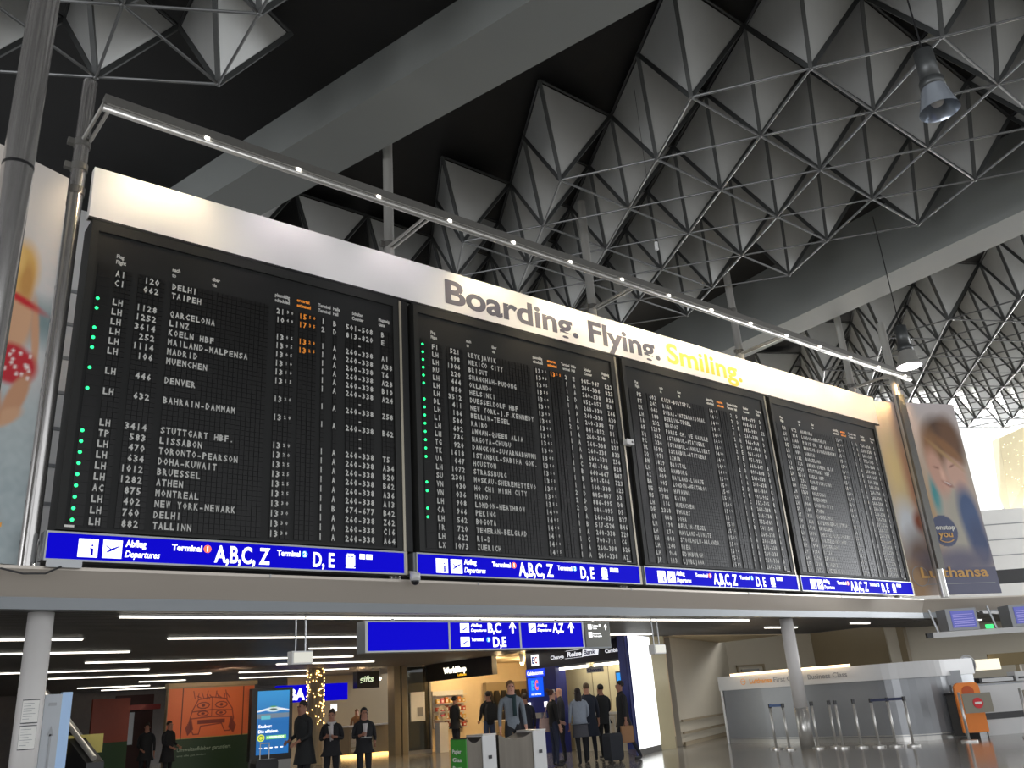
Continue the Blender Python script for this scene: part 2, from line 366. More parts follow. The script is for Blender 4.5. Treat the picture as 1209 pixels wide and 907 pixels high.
# pillars
def pillar(x, y, label, skirt):
    t = thing('pillar', (x, y, 0), label, 'pillar')
    part('shaft', MB().cyl((x, y, skirt), (x, y, 2.9), .155, 28), M['pillar'], t, smooth=True)
    if skirt: part('shaft_base', MB().cyl((x, y, 0), (x, y, skirt), .158, 28), M['steel'], t, label='brushed metal lower shaft', smooth=True)
    else: part('shaft_foot', MB().cyl((x, y, 0), (x, y, .04), .18, 28), M['steel'], t)
    return t
pillar(2.32, .36, 'white round pillar at left carrying two pinned notices', 0)
pillar(18.56, .36, 'white round pillar with metal lower half before the curved counter', .88)
for z, lb in ((1.56, 'upper of the two paper notices on the white left pillar'), (1.26, 'lower of the two paper notices on the white left pillar')):
    t = thing('notice', (2.2, .25, z), lb, 'notice', 'paper notices on the left pillar')
    fr = ((2.245, .42, z), np.array([.87, -.49, 0]))
    def arc(z0, z1, a0, a1, r): 
        V = []; n = 8
        for k in range(n+1):
            a = math.radians(a0+(a1-a0)*k/n); V += [(2.32+r*math.cos(a), .36+r*math.sin(a), z0), (2.32+r*math.cos(a), .36+r*math.sin(a), z1)]
        return MB().add(V, [(2*k, 2*k+2, 2*k+3, 2*k+1) for k in range(n)])
    part('frame', arc(z, z+.28, 228, 300, .159), M['dark'], t)
    part('sheet', arc(z+.012, z+.268, 230, 298, .163), M['paper'], t)
    rr = MB()
    for j in range(7):
        A = arc(z+.05+j*.03, z+.056+j*.03, 236, 262+(j*37 % 26), .1645); rr.add(A.v[0], A.f)
    part('print', rr, M['greyp'], t)
# ================================================================== ROOF
def sector(name, o, a, b, n, cells, label=None):
    o, a, b, n = map(np.array, (o, a, b, n)); L = np.linalg.norm(a); nn = n/np.linalg.norm(n); H = nn*L*.8165
    root = bpy.data.objects.new(name, None)
    dk = MB(); return o, a, b, nn, H, L
roofs = {}
def rotm(cols, t):
    m = Matrix.Identity(4)
    for j in range(3):
        for i in range(3): m[i][j] = cols[j][i]
    m.translation = Vector(t); return m
def unit_rod(name, r, n, m):
    return MB().cyl((0, 0, 0), (0, 0, 1), r, n).mesh(name, m)
rod_me = unit_rod('lower_chord_rod', .024, 8, M['rod'])
up_me = unit_rod('upper_chord_rod', .028, 6, M['strut'])
dg_mb = MB().box((-.036, -.04, 0), (.036, .04, 1)); dg_me = dg_mb.mesh('coffer_strut', M['strut'])
node_me = MB().sph((0, 0, 0), .045, 10, 6).mesh('rod_node', M['rod'], smooth=True)
def seg_matrix(p, q, side=None):
    p = np.array(p); q = np.array(q); d = q-p; L = np.linalg.norm(d); z = d/L
    x = np.cross(z, (0, 0, 1.)) if side is None else np.cross(side, z); x /= np.linalg.norm(x); y = np.cross(z, x)
    m = rotm((x, y, z*L), p); return m
def panel_mesh(L):
    """inverted triangle in local XZ: top edge at z=0 from -L/2..L/2, tip at z=-h; inset and with thickness"""
    h = L*math.sqrt(3)/2; g = .058; k = g*2/math.sqrt(3)
    pts = [(-L/2+g*math.sqrt(3), -g), (L/2-g*math.sqrt(3), -g), (0, -h+2*g)]
    V = [(x, 0, z) for x, z in pts]+[(x, .03, z) for x, z in pts]
    c = MB().add(V, [(0, 1, 2), (5, 4, 3), (0, 3, 4, 1), (1, 4, 5, 2), (2, 5, 3, 0)]); return c.mesh('coffer_panel', M['coffer'])
def build_roof(name, o, a, b, n, cells, deck_poly):
    o, a, b, n = map(lambda v: np.array(v, float), (o, a, b, n)); L = np.linalg.norm(a); nn = n/np.linalg.norm(n); H = nn*L*.8165
    # deck: polygon in xy lifted onto the sector plane
    def zat(x, y, off): return (nn@(o+nn*off)-nn[0]*x-nn[1]*y)/nn[2]
    off = L*.8165+.25; V = [(x, y, zat(x, y, off)) for x, y in deck_poly]+[(x, y, zat(x, y, off)+.3) for x, y in deck_poly]; m = len(deck_poly)
    root = struct(name, MB().add(V, [tuple(range(m)), tuple(range(2*m-1, m-1, -1))]+[((i+1) % m, i, m+i, m+(i+1) % m) for i in range(m)]), M['deck'])
    cs = set(cells); lower = {}; upper = {}
    pm = panel_mesh(L); P = []; DG = []; LC = set(); UC = set(); ND = []
    ofs = [(-a-b)/3, (2*a-b)/3, (2*b-a)/3]
    for (i, j) in cells:
        ap = o+i*a+j*b; U = [ap+f+H for f in ofs]; ND.append(Matrix.Translation(Vector(ap)))
        cen = ap+H
        for k in range(3):
            p, q = U[k], U[(k+1) % 3]; mid = (p+q)/2; x = (q-p)/L; dz = mid-ap; z = dz/np.linalg.norm(dz); y = np.cross(z, x)
            if y@(cen-mid) < 0: x = -x; y = -y
            P.append(rotm((x, y, z), mid))
            side = (U[k]-ap); out = (ap+H*.3)-((ap+U[k])/2); DG.append(seg_matrix(ap, U[k], out))
            UC.add((tuple(np.round(p, 3)), tuple(np.round(q, 3))) if tuple(p) < tuple(q) else (tuple(np.round(q, 3)), tuple(np.round(p, 3))))
        for di, dj in ((1, 0), (0, 1), (1, -1)):
            if (i+di, j+dj) in cs: LC.add(((i, j), (i+di, j+dj)))
    cp = C2
    far = lambda m: (Vector(m.translation)-Vector((0, -12.35, 1.4))).length
    P.sort(key=far); instances('coffer_panel', pm, P, root)
    DG.sort(key=far); instances('coffer_strut', dg_me, DG, root)
    LCm = sorted([seg_matrix(o+p[0]*a+p[1]*b, o+q[0]*a+q[1]*b) for p, q in LC], key=far); instances('lower_chord_rod', rod_me, LCm, root)
    UCm = sorted([seg_matrix(p, q) for p, q in UC], key=far); instances('upper_chord_rod', up_me, UCm, root)
    instances('rod_node', node_me, ND, root)
    return root
C2 = (0, -12.35, 1.4)
rows = {-3: (3, 6), -2: (2, 5), -1: (1, 4), 0: (0, 4), 1: (0, 3), 2: (-1, 3), 3: (-1, 2), 4: (-2, 2), 5: (-2, 1), 6: (-5, 1), 7: (-5, 0), 8: (-6, 0), 9: (-6, -1)}
cm = [(i, j) for j, (i0, i1) in rows.items() for i in range(i0, i1+1)]
u1 = np.array([math.sin(math.radians(-12)), math.cos(math.radians(-12))]); w1 = np.array([u1[1], -u1[0]])
u2 = np.array([math.sin(math.radians(12.1)), math.cos(math.radians(12.1))]); w2 = np.array([u2[1], -u2[0]])
cxy = np.array([0, -12.35])
L1 = lambda u, w: tuple(cxy+u1*u+w1*w)
L2 = lambda u, w: tuple(cxy+u2*u+w2*w)
build_roof('ceiling_middle', (11.0281, -4.6931, 11.5712), (2.08, .0073, 0), (1.0337, 1.8001, .1319), (.0005, -.1523, 2.0744), cm, [L1(-4, 9.2), L1(60, 9.2), L2(60, 19.4), L2(-4, 19.4)])
cr = [(i, j) for j in range(-3, 8) for i in range({-3: 2, -2: 2, -1: 1, 0: 0, 1: 0, 2: -1, 3: -1, 4: -2, 5: -2, 6: -3, 7: -3}[j], 9)]
build_roof('ceiling_right', (26.2974, .0716, 11.9352), (1.8615, -.9281, 0), (1.7321, 1.1433, .1382), (-.0712, -.1428, 2.0739), cr, [L2(-4, 19.4), L2(38, 19.4), (48, 6), (52, -20), (24, -34)])
cl = [(i, j) for j in range(-3, 5) for i in range(-4, 3) if (j <= 0 and i <= 1-0) or (j > 0 and i <= 1-j) if not (i == 1 and j == -2 and False)]
build_roof('ceiling_left', (1.9821, -1.8962, 10.9974), (1.684, .858, 0), (.1009, 1.8835, .1199), (.0628, -.1233, 1.8849), cl, [L1(-4, 9.2), L1(60, 9.2), (-40, 30), (-22, -24)])
# box girders
def girder(name, u, w, wa, wb, z0, s):
    A = []
    for t in (-6, 46):
        p = cxy+u*t; za = z0+s*t
        A.append([(*(p+w*(wa-.07)), za+2.3), (*(p+w*wa), za), (*(p+w*wb), za), (*(p+w*(wb+.07)), za+2.3)])
    return struct(name, MB().loft(A), M['beam'])
girder('trim_2', u1, w1, 8.52, 9.76, 11.12, .073)
girder('trim_3', u2, w2, 18.95, 20.14, 10.69, .072)
# ================================================================== TUBES, RAIL
def tube(x, y, z0, z1, r, label, clamps=(), m='steel'):
    t = thing('support_tube', (x, y, z0), label, 'pipe', 'vertical steel tubes carrying the boards')
    part('tube', MB().cyl((x, y, z0), (x, y, z1), r, 24, caps=False), M[m], t, smooth=True)
    for z in clamps:
        part('clamp', MB().cyl((x, y, z), (x, y, z+.12), r+.018, 24).box((x-r-.1, y-.04, z+.01), (x-r, y+.04, z+.11)), M['steel_d'], t)
    return t
tube(2.04, .14, 3.42, 11.1, .105, 'bright steel tube at the left end of the boards', (9.0, 9.42, 9.85), 'polish')
tube(7.7, .5, 3.42, 12.9, .10, 'steel tube rising above the gap between first and second board', (9.95,))
tube(13.2, .5, 3.42, 12.9, .10, 'steel tube rising above the word Flying on the banner', (9.95,))
tube(18.75, .5, 3.42, 13.3, .10, 'steel tube rising right of the word Smiling', (9.95, 11.2))
tube(24.35, .5, 3.42, 13.1, .10, 'steel tube rising at the right end of the banner', (9.95,))
t = tube(24.98, -.54, 3.42, 11.9, .12, 'thick steel tube with dark cladding in front of the smiling faces poster', ())
clm = MB().box((-.10, -.17, 4.2), (.10, .12, 9.45), rot=-.5, piv=(0, 0, 0)); clm.v = [clm.v[0]+np.array((24.98, -.54, 0))]
part('cladding', clm, M['steel_d'], t, label='dark grey boxed cladding')
tube(1.02, -2.15, 0, 10.9, .17, 'thick shiny steel tube in front of the beach poster', (), 'polish')
part('seam_band', MB().cyl((1.02, -2.15, 7.75), (1.02, -2.15, 7.79), .173, 24), M['dark'], COL.objects['support_tube.006'] if 'support_tube.006' in COL.objects else None)
r = thing('lighting_rail', (13.6, -1.0, 9.8), 'long metal lighting rail held out in front of the banner', 'lamp')
part('beam', MB().box((2.06, -1.06, 9.93), (25.1, -.88, 10.07)), M['steel_d'], r)
part('lower_tube', MB().cyl((2.06, -1.0, 9.86), (25.1, -1.0, 9.86), .055, 16), M['steel'], r, smooth=True)
part('light_slot', MB().box((2.1, -1.045, 9.915), (25.05, -1.03, 9.935)), M['steel'], r)
for k in range(15):
    x = 3.55+1.512*k
    if x < 25: part('light_point', MB().box((x-.035, -1.075, 9.87), (x+.035, -1.0, 9.92)), M['led_w'], r)
for x, y in ((2.08, .12), (7.7, .5), (13.2, .5), (18.75, .5), (24.35, .5)):
    for dx in (-.05, .05):
        part('bracket', MB().cyl((x+dx, y-.08, 9.95), (x+dx+.05, -.95, 9.98), .028, 10), M['steel'], r)
for k in range(11):      # the lamps of the rail wash the banner
    x = 3.2+2.15*k
    pw = {0: 330, 1: 90, 2: 80, 3: 330, 4: 520, 5: 580, 6: 580, 7: 580, 8: 500, 9: 520, 10: 480}[k]
    cc = (1, .80, .52) if k not in (1, 2) else (.95, .85, .90)
    if k in (9, 10): cc = (1, .62, .28)
    spot('banner_lamp', (x, -.98, 9.82), (x, .0, 9.0), pw, cc, 120, 1., .04)
# ================================================================== DEPARTURE BOARDS
ROW0, PIT = 7.69, .1542
XB = [2.27, 7.83, 13.31, 18.79]; WB = 5.24
B1 = '''AI|120|DELHI|2130|1550|1|B|501-508|B
CI|062|TAIPEH|1040|1735|2|D|813-820|E
|||||||   -   |
LH|1128|QARCELONA|1305|1320|1|A|260-338|A1
LH|1252|LINZ|1305|1325|1|A|260-338|A38
LH|3614|KOELN HBF|1305||1|A|260-338|T6
LH|252|MAILAND-MALPENSA|1310||1|A|260-338|A28
LH|1114|MADRID|1310||1|A|260-338|B10
LH|106|MUENCHEN|1315||1|A|260-338|A24
|||||||   -   |
LH|446|DENVER|1320||1|A|260-338|Z58
|||||||   -   |
LH|632|BAHRAIN-DAMMAM|1320||1|A|260-338|B62
|||||||   -   |
|||||||   -   |
LH|3414|STUTTGART HBF.|1320||1|A|260-338|T5
TP|583|LISSABON|1320||1|A|260-338|A34
LH|470|TORONTO-PEARSON|1325||1|A|260-338|B20
LH|634|DOHA-KUWAIT|1325||1|A|260-338|B62
LH|1012|BRUESSEL|1325||1|A|260-338|A36
LH|1282|ATHEN|1325||1|A|260-338|A13
AC|875|MONTREAL|1330||1|B|674-677|B42
LH|402|NEW YORK-NEWARK|1330||1|A|260-338|Z62
LH|760|DELHI|1330||1|A|260-338|C16
LH|882|TALLINN|1330||1|A|260-338|A64'''
B2 = '''FI|521|REYKJAVIK|1335|1315|2|E|945-947|E22
LH|498|MEXICO CITY|1335||1|A|260-338|B23
LH|1306|BRIGUT|1335||1|A|260-338|B24
MU|220|SHANGHAH-PUDONG|1335||2|D|852-857|E8
LH|464|ORLANDO|1340||1|A|260-338|Z66
LH|850|HELSINKI|1340||1|A|260-338|A30
LH|3512|DUESSELDORF HBF|1343||1|A|260-338|T7
DL|411|NEW YORK-J.F.KENNEDY|1345||2|D|841-852|D1
LH|186|BERLIN-TEGEL|1345||1|A|260-338|A16
LI|580|KAIRO|1345||1|A|260-338|B27
LH|692|AMMAN-QUEEN ALIA|1345||1|A|260-338|B33
LH|736|NAGOYA-CHUBU|1345||1|A|260-338|Z56
TG|920|DANGKOK-SUVARNABHUMI|1345||1|C|741-748|B28
TK|1618|ISTANBUL-SABIHA GOK.|1350||1|B|660-667|B47
UA|047|HOUSTON|1350||1|B|501-506|Z23
LH|1072|STRASSBURG|1355||1|A|100-338|A23
SU|2301|MOSKAU-SHEREMETYEVO|1355||2|D|805-807|D3
VN|030|HO CHI MINH CITY|1355||2|D|886-895|D8
VN|036|HANOI|1355||2|D|886-895|D5
LH|908|LONDON-HEATHROW|1400||1|A|260-338|B27
CA|966|PEKING|1405||1|B|517-524|B46
LH|542|BOGOTA|1405||1|A|260-338|Z20
IR|720|TEHERAN-BELGRAD|1410||1|C|700-711|C6
LH|622|RI-D|1410||1|A|260-338|B26
LX|1073|ZUERICH|1415||1|A|260-338|A2'''
B3 = '''PS|402|KIEW-BORYSPIL|1415||2|D|898-899|D
BT|242|RIGA|1415||2|D|808-810|D
EK|046|DUBAI-INTERNATIONAL|1420||2|E|985-989|E2
LH|188|BERLIN-TEGEL|1415||1|A|260-338|A
IA|232|BAGDAD|1420||2|E|966-968|D
AF|1219|PARIS CH. DE GAULLE|1420||2|D|801-804|D
XQ|562|ISTANBUL-ATATUERK|1425||2|E|961-964|D
PC|334|ISTANBUL-ANNULLIERT|1430||2|E|951-953|
TK|1592|ISTANBUL-ATATUERK|1435||1|B|660-667|B
XQ|971|IZMIR|1440||2|D|890-898|D
BM|1829|BRISTOL|1450||1|A|260-338|B
LH|026|HAMBURG|1500||1|A|260-338|A
AZ|409|MAILAND-LINATE|1500||2|D|801-804|E
BA|905|LONDON-HEATHROW|1505||2|E|901-905|D
DE|2184|HAVANNA|1505||1|C|752-765|B
MS|786|KAIRO|1505||1|A|260-338|B
LH|116|MUENCHEN|1515||1|A|260-338|A
DE|2368|PHUKET|1515||1|C|752-765|B
QR|068|DOHA|1525||1|B|541-547|B
LH|190|BERLIN-TEGEL|1525||1|A|260-338|A
LH|274|MAILAND-LINATE|1530||1|A|260-338|A
LH|804|STOCKHOLM-ARLANDA|1530||1|A|260-338|A
LH|1240|WIEN|1530||1|A|260-338|A
LH|964|EDINBURGH|1535||1|A|260-338|B
JP|113|LJUBLJANA|1535||1|A|260-338|B'''
B4 = '''LH|022|HAMBURG|1530||1|A|260-338|A
LH|914|LONDON-HEATHROW|1530||1|A|260-338|B
LH|1040|PARIS CH. DE GAULLE|1535||1|A|260-338|B
DE|2360|BANGKOK-SUVARNABHUMI|1540||1|C|752-765|B
LH|080|DUBLIN|1545||1|A|260-338|A
LH|1132|BARCELONA|1545||1|A|260-338|A
RJ|126|AMMAN-QUEEN ALIA|1550||1|B|660-667|B
LH|3420|STUTTGART HBF.|1550||1|A|260-338|T
LH|3516|KOELN HBF|1550||1|A|260-338|T
LH|236|ROM-FIUMICINO|1555||1|A|260-338|A
LH|1222|GENF|1600||1|A|260-338|A
LH|1350|WARSCHAU|1600||1|A|260-338|A
LH|112|MUENCHEN|1600||1|A|260-338|A
LH|904|LONDON-CITY|1605||1|A|260-338|B
SK|180|ATHEN|1605||1|A|260-338|A
AT|811|CASABLANCA|1610||1|B|501-506|B
LH|830|KOPENHAGEN-KASTRUP|1610||1|A|260-338|A
LH|1018|BRUESSEL|1615||1|A|260-338|A
LH|1000|THESSALONIKI-MAKED.|1615||1|A|260-338|A
LH|3518|DUESSELDORF HBF|1620||1|A|260-338|T
LH|994|AMSTERDAM|1620||1|A|260-338|A
LH|1084|NIZZA|1620||1|A|260-338|A
LH|1796|SEVILLA|1625||1|A|260-338|A
LH|316|FLORENZ|1630||1|A|260-338|A
LH|876|GOETEBORG|1630||1|A|260-338|A'''
LEDS = [[3, 4, 6, 7, 8, 10, 12, 16, 17, 18, 19, 20, 21, 22, 23, 24], [0, 1, 2, 3, 4, 5, 7, 8, 9, 10, 11, 12, 13, 14, 17, 18, 20, 21], [], []]
CELLS = [(.39, 3), (.715, 5), (1.21, 20), (2.90, 2), (3.07, 2), (3.30, 2), (3.47, 2), (3.71, 1), (3.93, 1), (4.17, 7), (4.87, 3)]
ORD = ['first', 'second', 'third', 'fourth']
cell_mb = MB()
for x, k in CELLS:
    for i in range(k):
        a = x+i*.078; cell_mb.box((a+.004, -.006, -.027), (a+.074, .008, .052)); cell_mb.box((a+.004, -.006, .056), (a+.074, .008, .122))
cell_me = cell_mb.mesh('flap_row', M['flap'])
LBL = ['large black split-flap departure board nearest, listing flights from Delhi to Tallinn', 'black split-flap departure board second from left, Reykjavik to Zuerich', 'black split-flap departure board third from left, Kiew to Ljubljana', 'black split-flap departure board farthest right beside the smiling faces poster']
SLB = ['blue backlit Abflug Departures sign strip under the nearest board', 'blue backlit Abflug Departures sign strip under the second board', 'blue backlit Abflug Departures sign strip under the third board', 'blue backlit Abflug Departures sign strip under the farthest board']
HDR = [('Flug', 'Flight', .385, .16, 0), ('nach', 'to', 1.2, .15, 0), ('über', 'via', 1.82, .14, 0), ('planmäßig', 'scheduled', 2.87, .36, 0), ('erwartet', 'estimated', 3.26, .36, 1), ('Terminal', 'Terminal', 3.65, .26, 0), ('Halle', 'Hall', 3.93, .17, 0), ('Schalter', 'Counter', 4.30, .28, 0), ('Flugsteig', 'Gate', 4.83, .30, 0)]
for bi, (x0, data) in enumerate(zip(XB, (B1, B2, B3, B4))):
    t = thing('departure_board', (x0+WB/2, .1, 3.9), LBL[bi], 'departure board', 'split-flap departure boards')
    x1 = x0+WB
    part('housing', MB().box((x0, -.06, 3.88), (x1, .38, 8.56)), M['house'], t)
    fr = MB().box((x0, -.12, 3.9), (x0+.1, -.06, 8.52)).box((x1-.12, -.12, 3.9), (x1-.0, -.06, 8.52)).box((x0+.1, -.12, 8.36), (x1-.12, -.06, 8.52)).box((x0+.1, -.12, 3.9), (x1-.12, -.06, 3.93))
    part('face_frame', fr, M['house'], t)
    part('front_panel', MB().box((x0+.1, -.09, 3.93), (x1-.12, -.061, 8.36)), M['panel'], t)
    part('edge_trim', MB().box((x1, -.13, 3.88), (x1+.045, .0, 8.5)), M['beige'], t, label='pale metal edge strip')
    part('side_channel', MB().box((x1+.045, -.03, 3.9), (x1+.24, .3, 8.56)), M['black'], t)
    part('serial_plate', MB().box((x0+.1 if bi == 0 else x1-.3, -.125, 3.935), (x0+.22 if bi == 0 else x1-.18, -.119, 3.965)), M['paper'], t)
    lc = part('light_column', MB().box((x0+.15, -.098, 3.97), (x0+.33, -.088, 7.86)), M['flap'], t)
    dv = MB()
    for k in range(25): dv.box((x0+.15, -.103, ROW0-PIT*k-.05), (x0+.33, -.098, ROW0-PIT*k-.044))
    part('divider', dv, M['house'], lc, kind='stuff')
    for k in LEDS[bi]:
        part('green_light', MB().cyl((x0+.19, -.106, ROW0-PIT*k+.05), (x0+.19, -.098, ROW0-PIT*k+.05), .024, 12), M['led'], lc)
    for a, b, hx, hw, mi in HDR:
        hd = MB(); text(hd, a, x0+hx, 8.0, .062, -.093, sx=.76, bold=.04); text(hd, b, x0+hx, 7.905, .062, -.093, sx=.76, bold=.04)
        part('column_heading', hd, M['flapo'] if mi else M['flapw'], t)
    for k, ln in enumerate(data.split('\n')):
        z = ROW0-PIT*k; f = (ln.split('|')+['']*9)[:9]
        row = bpy.data.objects.new('flap_row', cell_me); COL.objects.link(row); row['kind'] = 'stuff'; row.parent = t; row.location = Vector((x0, -.095, z))-wloc(t)
        mb = MB(); y = -.104
        flaptext(mb, f[0], x0+.385, z, y); flaptext(mb, f[1].rjust(4), x0+.715, z, y); flaptext(mb, f[2], x0+1.205, z, y)
        flaptext(mb, f[3][:2], x0+2.89, z, y); flaptext(mb, f[3][2:], x0+3.06, z, y, h=.055, zoff=.035)
        flaptext(mb, f[4][:2], x0+3.29, z, y, mi=1); flaptext(mb, f[4][2:], x0+3.46, z, y, h=.055, mi=1, zoff=.035)
        flaptext(mb, f[5], x0+3.7, z, y); flaptext(mb, f[6], x0+3.92, z, y); flaptext(mb, f[7], x0+4.165, z, y, pitch=.078); flaptext(mb, f[8], x0+4.865, z, y)
        if mb.n: part('flap_lettering', mb, [M['flapw'], M['flapo']], row, kind='stuff')
    # blue direction strip
    s = thing('direction_sign', (x0+WB/2, 0, 3.58), SLB[bi], 'sign', 'blue sign strips under the boards')
    part('sign_box', MB().box((x0-.12 if bi == 0 else x0-.14, -.13, 3.5), (x1+.02, .09, 3.87)), M['fascia2'], s)
    part('end_trim', MB().box((x1+.002, -.16, 3.49), (x1+.045, -.02, 3.87)), M['beige'], s)
    part('rim', MB().box((x0-.10, -.16, 3.49), (x1, -.13, 3.515)).box((x0-.10, -.16, 3.845), (x1, -.13, 3.87)).box((x0-.10, -.16, 3.515), (x0-.08, -.13, 3.845)).box((x1-.02, -.16, 3.515), (x1, -.13, 3.845)), M['alu'], s)
    part('blue_face', MB().box((x0-.08, -.15, 3.515), (x1-.02, -.128, 3.845)), M['blue'], s)
    y = -.153; pc = MB(); a = x0+.29
    pc.box((a, y-.003, 3.55), (a+.24, y, 3.79)); pc.box((a+.30, y-.003, 3.55), (a+.54, y, 3.79))
    part('pictogram_field', pc, M['white_e'], s)
    pk = MB(); y2 = y-.006
    pk.box((a+.155, y2, 3.58), (a+.185, y2+.002, 3.665)).box((a+.14, y2, 3.655), (a+.17, y2+.002, 3.67)).box((a+.135, y2, 3.575), (a+.205, y2+.002, 3.587)).cyl((a+.17, y2, 3.705), (a+.17, y2+.002, 3.705), .014, 10)
    pk.add([(a+.33, y2, 3.65), (a+.40, y2, 3.675), (a+.50, y2, 3.715), (a+.515, y2, 3.71), (a+.43, y2, 3.655), (a+.36, y2, 3.622), (a+.335, y2, 3.625), (a+.385, y2, 3.658)], [(0, 1, 7), (1, 2, 3, 4, 7), (7, 4, 5, 6)])
    pk.add([(a+.33, y2, 3.71), (a+.345, y2, 3.715), (a+.41, y2, 3.672), (a+.40, y2, 3.665)], [(0, 1, 2, 3)])
    part('pictogram', pk, M['blue'], s)
    for a, hx, hz, hh, kw in (('Abflug', .87, 3.715, .09, dict(sx=.82, bold=.035)), ('Departures', .87, 3.575, .09, dict(sx=.80, bold=.02, shear=.25)), ('Terminal', 1.48, 3.70, .085, dict(w=.42, bold=.035)),
                          ('A,B,C, Z', 2.08, 3.565, .24, dict(w=.83, bold=.03)), ('Terminal', 3.02, 3.70, .085, dict(w=.37, bold=.035)), ('D, E', 3.60, 3.565, .22, dict(w=.36, bold=.03))):
        tx = MB(); text(tx, a, x0+hx, hz, hh, y, **kw); part('lettering', tx, M['white_e'], s)
    tx = MB()
    # train pictogram
    b = x0+4.16; tx.box((b, y-.002, 3.60), (b+.16, y, 3.76)).box((b+.02, y-.002, 3.76), (b+.14, y, 3.785)).box((b-.005, y-.002, 3.56), (b+.165, y, 3.575)).box((b+.02, y-.002, 3.575), (b+.14, y, 3.60)).box((b+.24, y-.002, 3.71), (b+.34, y, 3.79)).box((b+.36, y-.002, 3.71), (b+.47, y, 3.79))
    part('train_pictogram', tx, M['white_e'], s)
    part('window_mark', MB().box((b+.03, y-.005, 3.735), (b+.07, y-.002, 3.75)).box((b+.09, y-.005, 3.735), (b+.13, y-.002, 3.75)), M['blue'], s)
    part('number_disc', MB().cyl((x0+1.975, y-.002, 3.74), (x0+1.975, y, 3.74), .055, 20), M['red_e'], s, label='orange-red disc with a white 1')
    part('number_disc', MB().cyl((x0+3.46, y-.002, 3.74), (x0+3.46, y, 3.74), .05, 20), M['cyan_e'], s, label='blue disc with a white 2')
    nb = MB(); text(nb, '1', x0+1.975, 3.705, .075, y-.005, align='c', bold=.03); text(nb, '2', x0+3.46, 3.705, .075, y-.005, align='c', bold=.03)
    part('number', nb, M['white_e'], s)
# banner
t = thing('banner', (13.2, 0, 8.55), 'long pale backlit-looking banner reading Boarding. Flying. Smiling. above the boards', 'banner')
part('banner_panel', MB().box((2.22, -.06, 8.60), (24.42, .1, 9.46)), M['banner'], t)
part('lower_edge', MB().box((2.22, -.07, 8.56), (24.42, .0, 8.60)), M['dark'], t)
tx = MB(); text(tx, 'Boarding.', 8.60, 8.77, .52, -.067, w=3.50, bold=.028, res=6); part('lettering', tx, M['grey_t'], t, label='dark grey word Boarding.'); tx = MB(); text(tx, 'Flying.', 12.42, 8.77, .52, -.067, w=2.30, bold=.028, res=6)
part('lettering', tx, M['grey_t'], t, label='dark grey word Flying.')
tx = MB(); text(tx, 'Smiling.', 14.98, 8.78, .52, -.067, w=2.85, bold=.022, res=6); part('lettering', tx, M['yel_t'], t, label='yellow word Smiling.')
# small white device and dome camera
t = thing('speaker', (13.17, -.16, 6.4), 'small white box clamped in the gap between second and third board', 'speaker')
part('body', MB().box((13.06, -.24, 6.44), (13.28, -.1, 6.56)), M['white'], t); part('front_dot', MB().cyl((13.22, -.245, 6.5), (13.22, -.24, 6.5), .025, 12), M['dark'], t)
t = thing('dome_camera', (7.62, -.28, 3.3), 'white dome security camera under the first board edge', 'camera')
part('mount', MB().cyl((7.62, -.28, 3.38), (7.62, -.28, 3.50), .085, 20).cyl((7.62, -.28, 3.5), (7.62, -.1, 3.54), .03, 8), M['white'], t, smooth=True)
part('dome', MB().sph((7.62, -.28, 3.38), .07, 16, 8, z1=0.), M['dark'], t, smooth=True)
# ================================================================== POSTERS
ca, sa = math.cos(ang), math.sin(ang)
